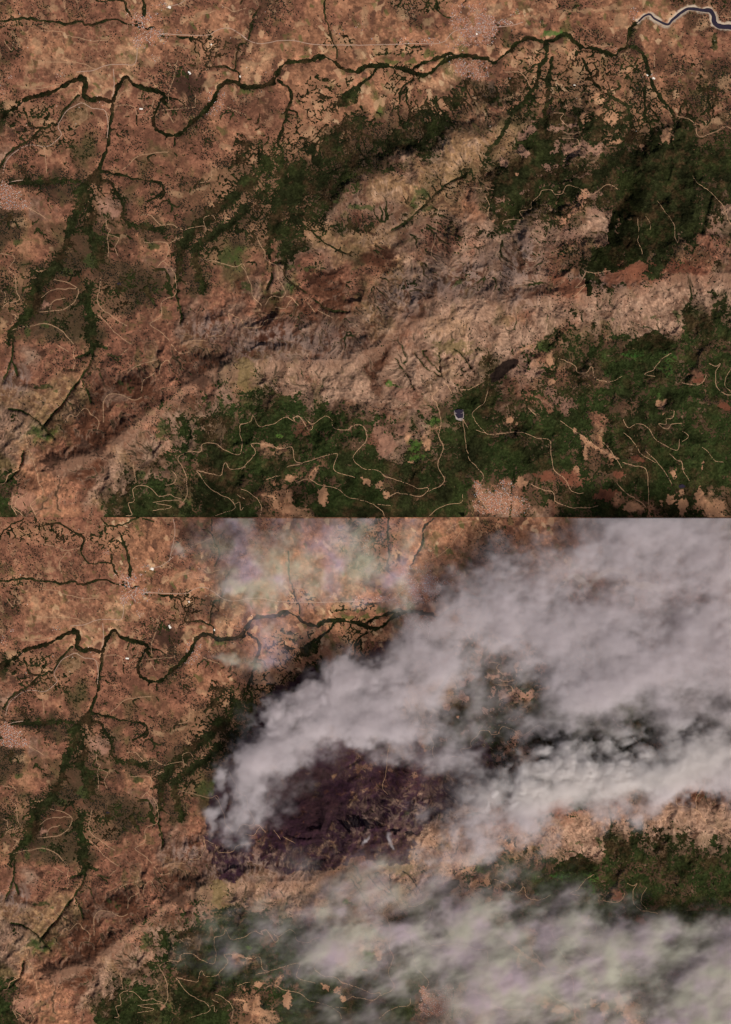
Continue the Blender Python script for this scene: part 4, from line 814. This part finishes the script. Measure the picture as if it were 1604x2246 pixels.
def build(G, y0, ya, yb, xa, xb, zlo, nz_, top, rag, puff, seed, taus, blobs=(), streak=None, calm=.72, tilt=(.9, -.35)):
    nx_, ny_ = int((xb - xa) / VX), int((yb - ya) / VX); X, Y = np.meshgrid(xa + np.arange(nx_) * VX, ya + np.arange(ny_) * VX); X = X.astype(f32); Y = Y.astype(f32)
    w1_, w2_ = fbm(X, Y, 70, 5, seed + 1, .62), fbm(X, Y, 70, 5, seed + 2, .62)
    b = bil(G, (X + 15 * w1_ - 20) / 40, (Y + 15 * w2_ - y0) / 40) / 9
    pf = np.zeros_like(b)
    for cx_, cy_, rx, ry, rot, q_ in puff:
        c, s = math.cos(math.radians(rot)), math.sin(math.radians(rot)); u, v_ = X - cx_, Y - cy_; pf = np.maximum(pf, q_ * sst(1.25, .5, np.hypot((u * c + v_ * s) / rx, (-u * s + v_ * c) / ry) + .15 * w1_))
    for cx_, cy_, rx, ry, rot, q_ in blobs:
        c, s = math.cos(math.radians(rot)), math.sin(math.radians(rot)); u, v_ = X + 9 * w1_ - cx_, Y + 9 * w2_ - cy_; b = np.maximum(b, q_ * np.exp(-((u * c + v_ * s) / rx) ** 2 - ((-u * s + v_ * c) / ry) ** 2))
    D = np.zeros((nz_, ny_, nx_), f32); tau = np.interp(b, *taus)
    for k in range(nz_):
        z = k * VZ / S * .42; xs = X - tilt[0] * z; ys = Y - tilt[1] * z
        if streak: a_ = math.radians(streak); xr = (xs * math.cos(a_) + ys * math.sin(a_)) * .6; yr = (-xs * math.sin(a_) + ys * math.cos(a_)); xs, ys = xr, yr
        soft = sum(g_ * vn3(xs, ys, z, sc_, seed + j) for j, (sc_, g_) in enumerate(((64, .7), (32, .6), (16, .5), (8, .4), (4.5, .26))))
        bil_ = sum(g_ * (np.abs(vn3(xs + 4 * w1_, ys + 4 * w2_, z, sc_, seed + 9 + j)) * 2 - .75) for j, (sc_, g_) in enumerate(((46, .8), (23, .66), (12, .5), (6, .34))))
        n = soft * (1 - pf) + bil_ * pf
        zf = k / nz_ / np.clip(top * (.35 + .9 * b), .08, 1)
        q = b * 1.05 + .10 + rag * n * (calm + .8 * pf) - .5 * zf
        D[k] = tau * sst(.0, .42 - .26 * pf, q) * np.exp((calm * 1.35 + .9 * pf) * n - .1 - .2 * pf)
    fade = sst(0, 2.5, np.arange(nz_))[::-1] if False else 1
    D *= 1.0 / (nz_ * VZ * top * .62)
    D = D[:, ::-1, :]                                                     # rows to north-up
    return D, float(wx(xa)), float(wy(ya + (ny_ - 1) * VX)), zlo
PUFF = [(1190, 1680, 110, 62, -25, 1.0), (1330, 1660, 150, 62, -8, 1.0), (1520, 1640, 120, 60, -10, .6), (640, 1540, 130, 70, -40, .8), (830, 1490, 120, 60, -25, .6), (950, 1400, 100, 60, -40, .4), (1130, 1740, 60, 36, -30, .9), (500, 1720, 44, 90, 20, .5)]
BLOB = [(1084, 1738, 26, 13, -40, 1.0), (1062, 1762, 22, 8, -50, .85), (1110, 1750, 44, 9, -38, .85), (838, 1835, 20, 6, 60, .5), (806, 1835, 5, 20, 10, .45), (848, 1856, 16, 4, 60, .5), (1060, 1722, 10, 5, 0, .7), (545, 1790, 60, 60, 0, .13), (1040, 1560, 90, 120, 0, .30), (486, 1716, 20, 44, 25, .58), (474, 1766, 17, 46, 14, .55), (466, 1812, 12, 38, 8, .5), (500, 1760, 26, 30, 20, .4), (476, 1912, 5, 4, 0, .5), (512, 1922, 8, 4, 30, .6), (500, 1932, 4, 12, 40, .45), (520, 1890, 16, 30, 20, .26)]
TAU = ([0, .1, .22, .33, .44, .55, .67, .78, .9, 1.0], [0, .14, .36, .55, .72, .92, 1.2, 1.75, 3.4, 6.5])
TAU_S = (TAU[0], [0, .08, .22, .34, .45, .58, .78, 1.15, 2.0, 3.4])
M_SMOKE = smoke_mat('wildfire_smoke', (.90, .842, .838), aniso=0)
# fresh smoke over the eastern fire front is paler and warmer than the old smoke downwind of the rest
t = M_SMOKE.node_tree; N = t.nodes.new; L = t.links.new; pv = next(n for n in t.nodes if n.type == 'PRINCIPLED_VOLUME')
g = N('ShaderNodeNewGeometry'); mp = N('ShaderNodeMapping'); mp.vector_type = 'TEXTURE'; mp.inputs['Location'].default_value = (wx(1330), wy(1680), 900); mp.inputs['Rotation'].default_value = (0, 0, math.radians(9)); mp.inputs['Scale'].default_value = (450 * S, 105 * S, 6000)
gr = N('ShaderNodeTexGradient'); gr.gradient_type = 'SPHERICAL'; L(g.outputs['Position'], mp.inputs['Vector']); L(mp.outputs[0], gr.inputs[0])
rp = N('ShaderNodeValToRGB'); e = rp.color_ramp.elements; e[0].position = .05; e[0].color = (.885, .812, .82, 1); e[1].position = .45; e[1].color = (.975, .915, .885, 1); L(gr.outputs['Fac'], rp.inputs[0]); L(rp.outputs[0], pv.inputs['Color'])
M_PALE = smoke_mat('drifting_smoke', (.90, .83, .775), ((.885, .87, .745), (.905, .775, .845)), .0016, aniso=0)
M_VEIL = smoke_mat('thin_smoke', (.97, .88, .84), ((.925, .92, .76), (.96, .82, .92)), .0014, aniso=0)
D, x_, y_, z_ = build(GN, 1155, 1138, 1925, 400, 1650, 200, 22, 1.0, .34, PUFF, 5, TAU, BLOB)
volume('smoke_plume', D, x_, y_, z_, VX * S, VZ, M_SMOKE, kind='stuff', cat='smoke', label='dense grey billowing smoke blown north-east from the burnt slopes')
D, x_, y_, z_ = build(GS, 1835, 1812, 2290, 370, 1650, 420, 16, 1.0, .30, [(890, 2070, 120, 50, -12, .5)], 60, TAU_S, [(905, 2035, 70, 20, -25, .75), (930, 1925, 60, 14, -28, .62), (720, 2100, 10, 6, 0, .6)], streak=-24, calm=.75)
volume('smoke_bank', D, x_, y_, z_, VX * S, VZ, M_PALE, kind='stuff', cat='smoke', label='pale streaky smoke bank drifting over the southern woods')
D, x_, y_, z_ = build(GW, 1155, 1138, 1500, 340, 1000, 1760, 7, 1.0, .14, [], 90, ([0, .11, .22, .33, .44, 1], [0, .3, .8, 1.2, 1.6, 2.4]), [(520, 1285, 40, 30, 0, .5), (560, 1235, 60, 24, 20, .42), (505, 1432, 44, 14, 0, .4), (400, 1218, 28, 12, 20, .3)], calm=.5)
volume('thin_smoke', D, x_, y_, z_, VX * S, VZ, M_VEIL, kind='stuff', cat='smoke', label='thin mauve and greenish smoke veil over the northern river plain')
print('smoke', round(time.time() - T0, 1))
#SMOKE-END
print('done', round(time.time() - T0, 1))
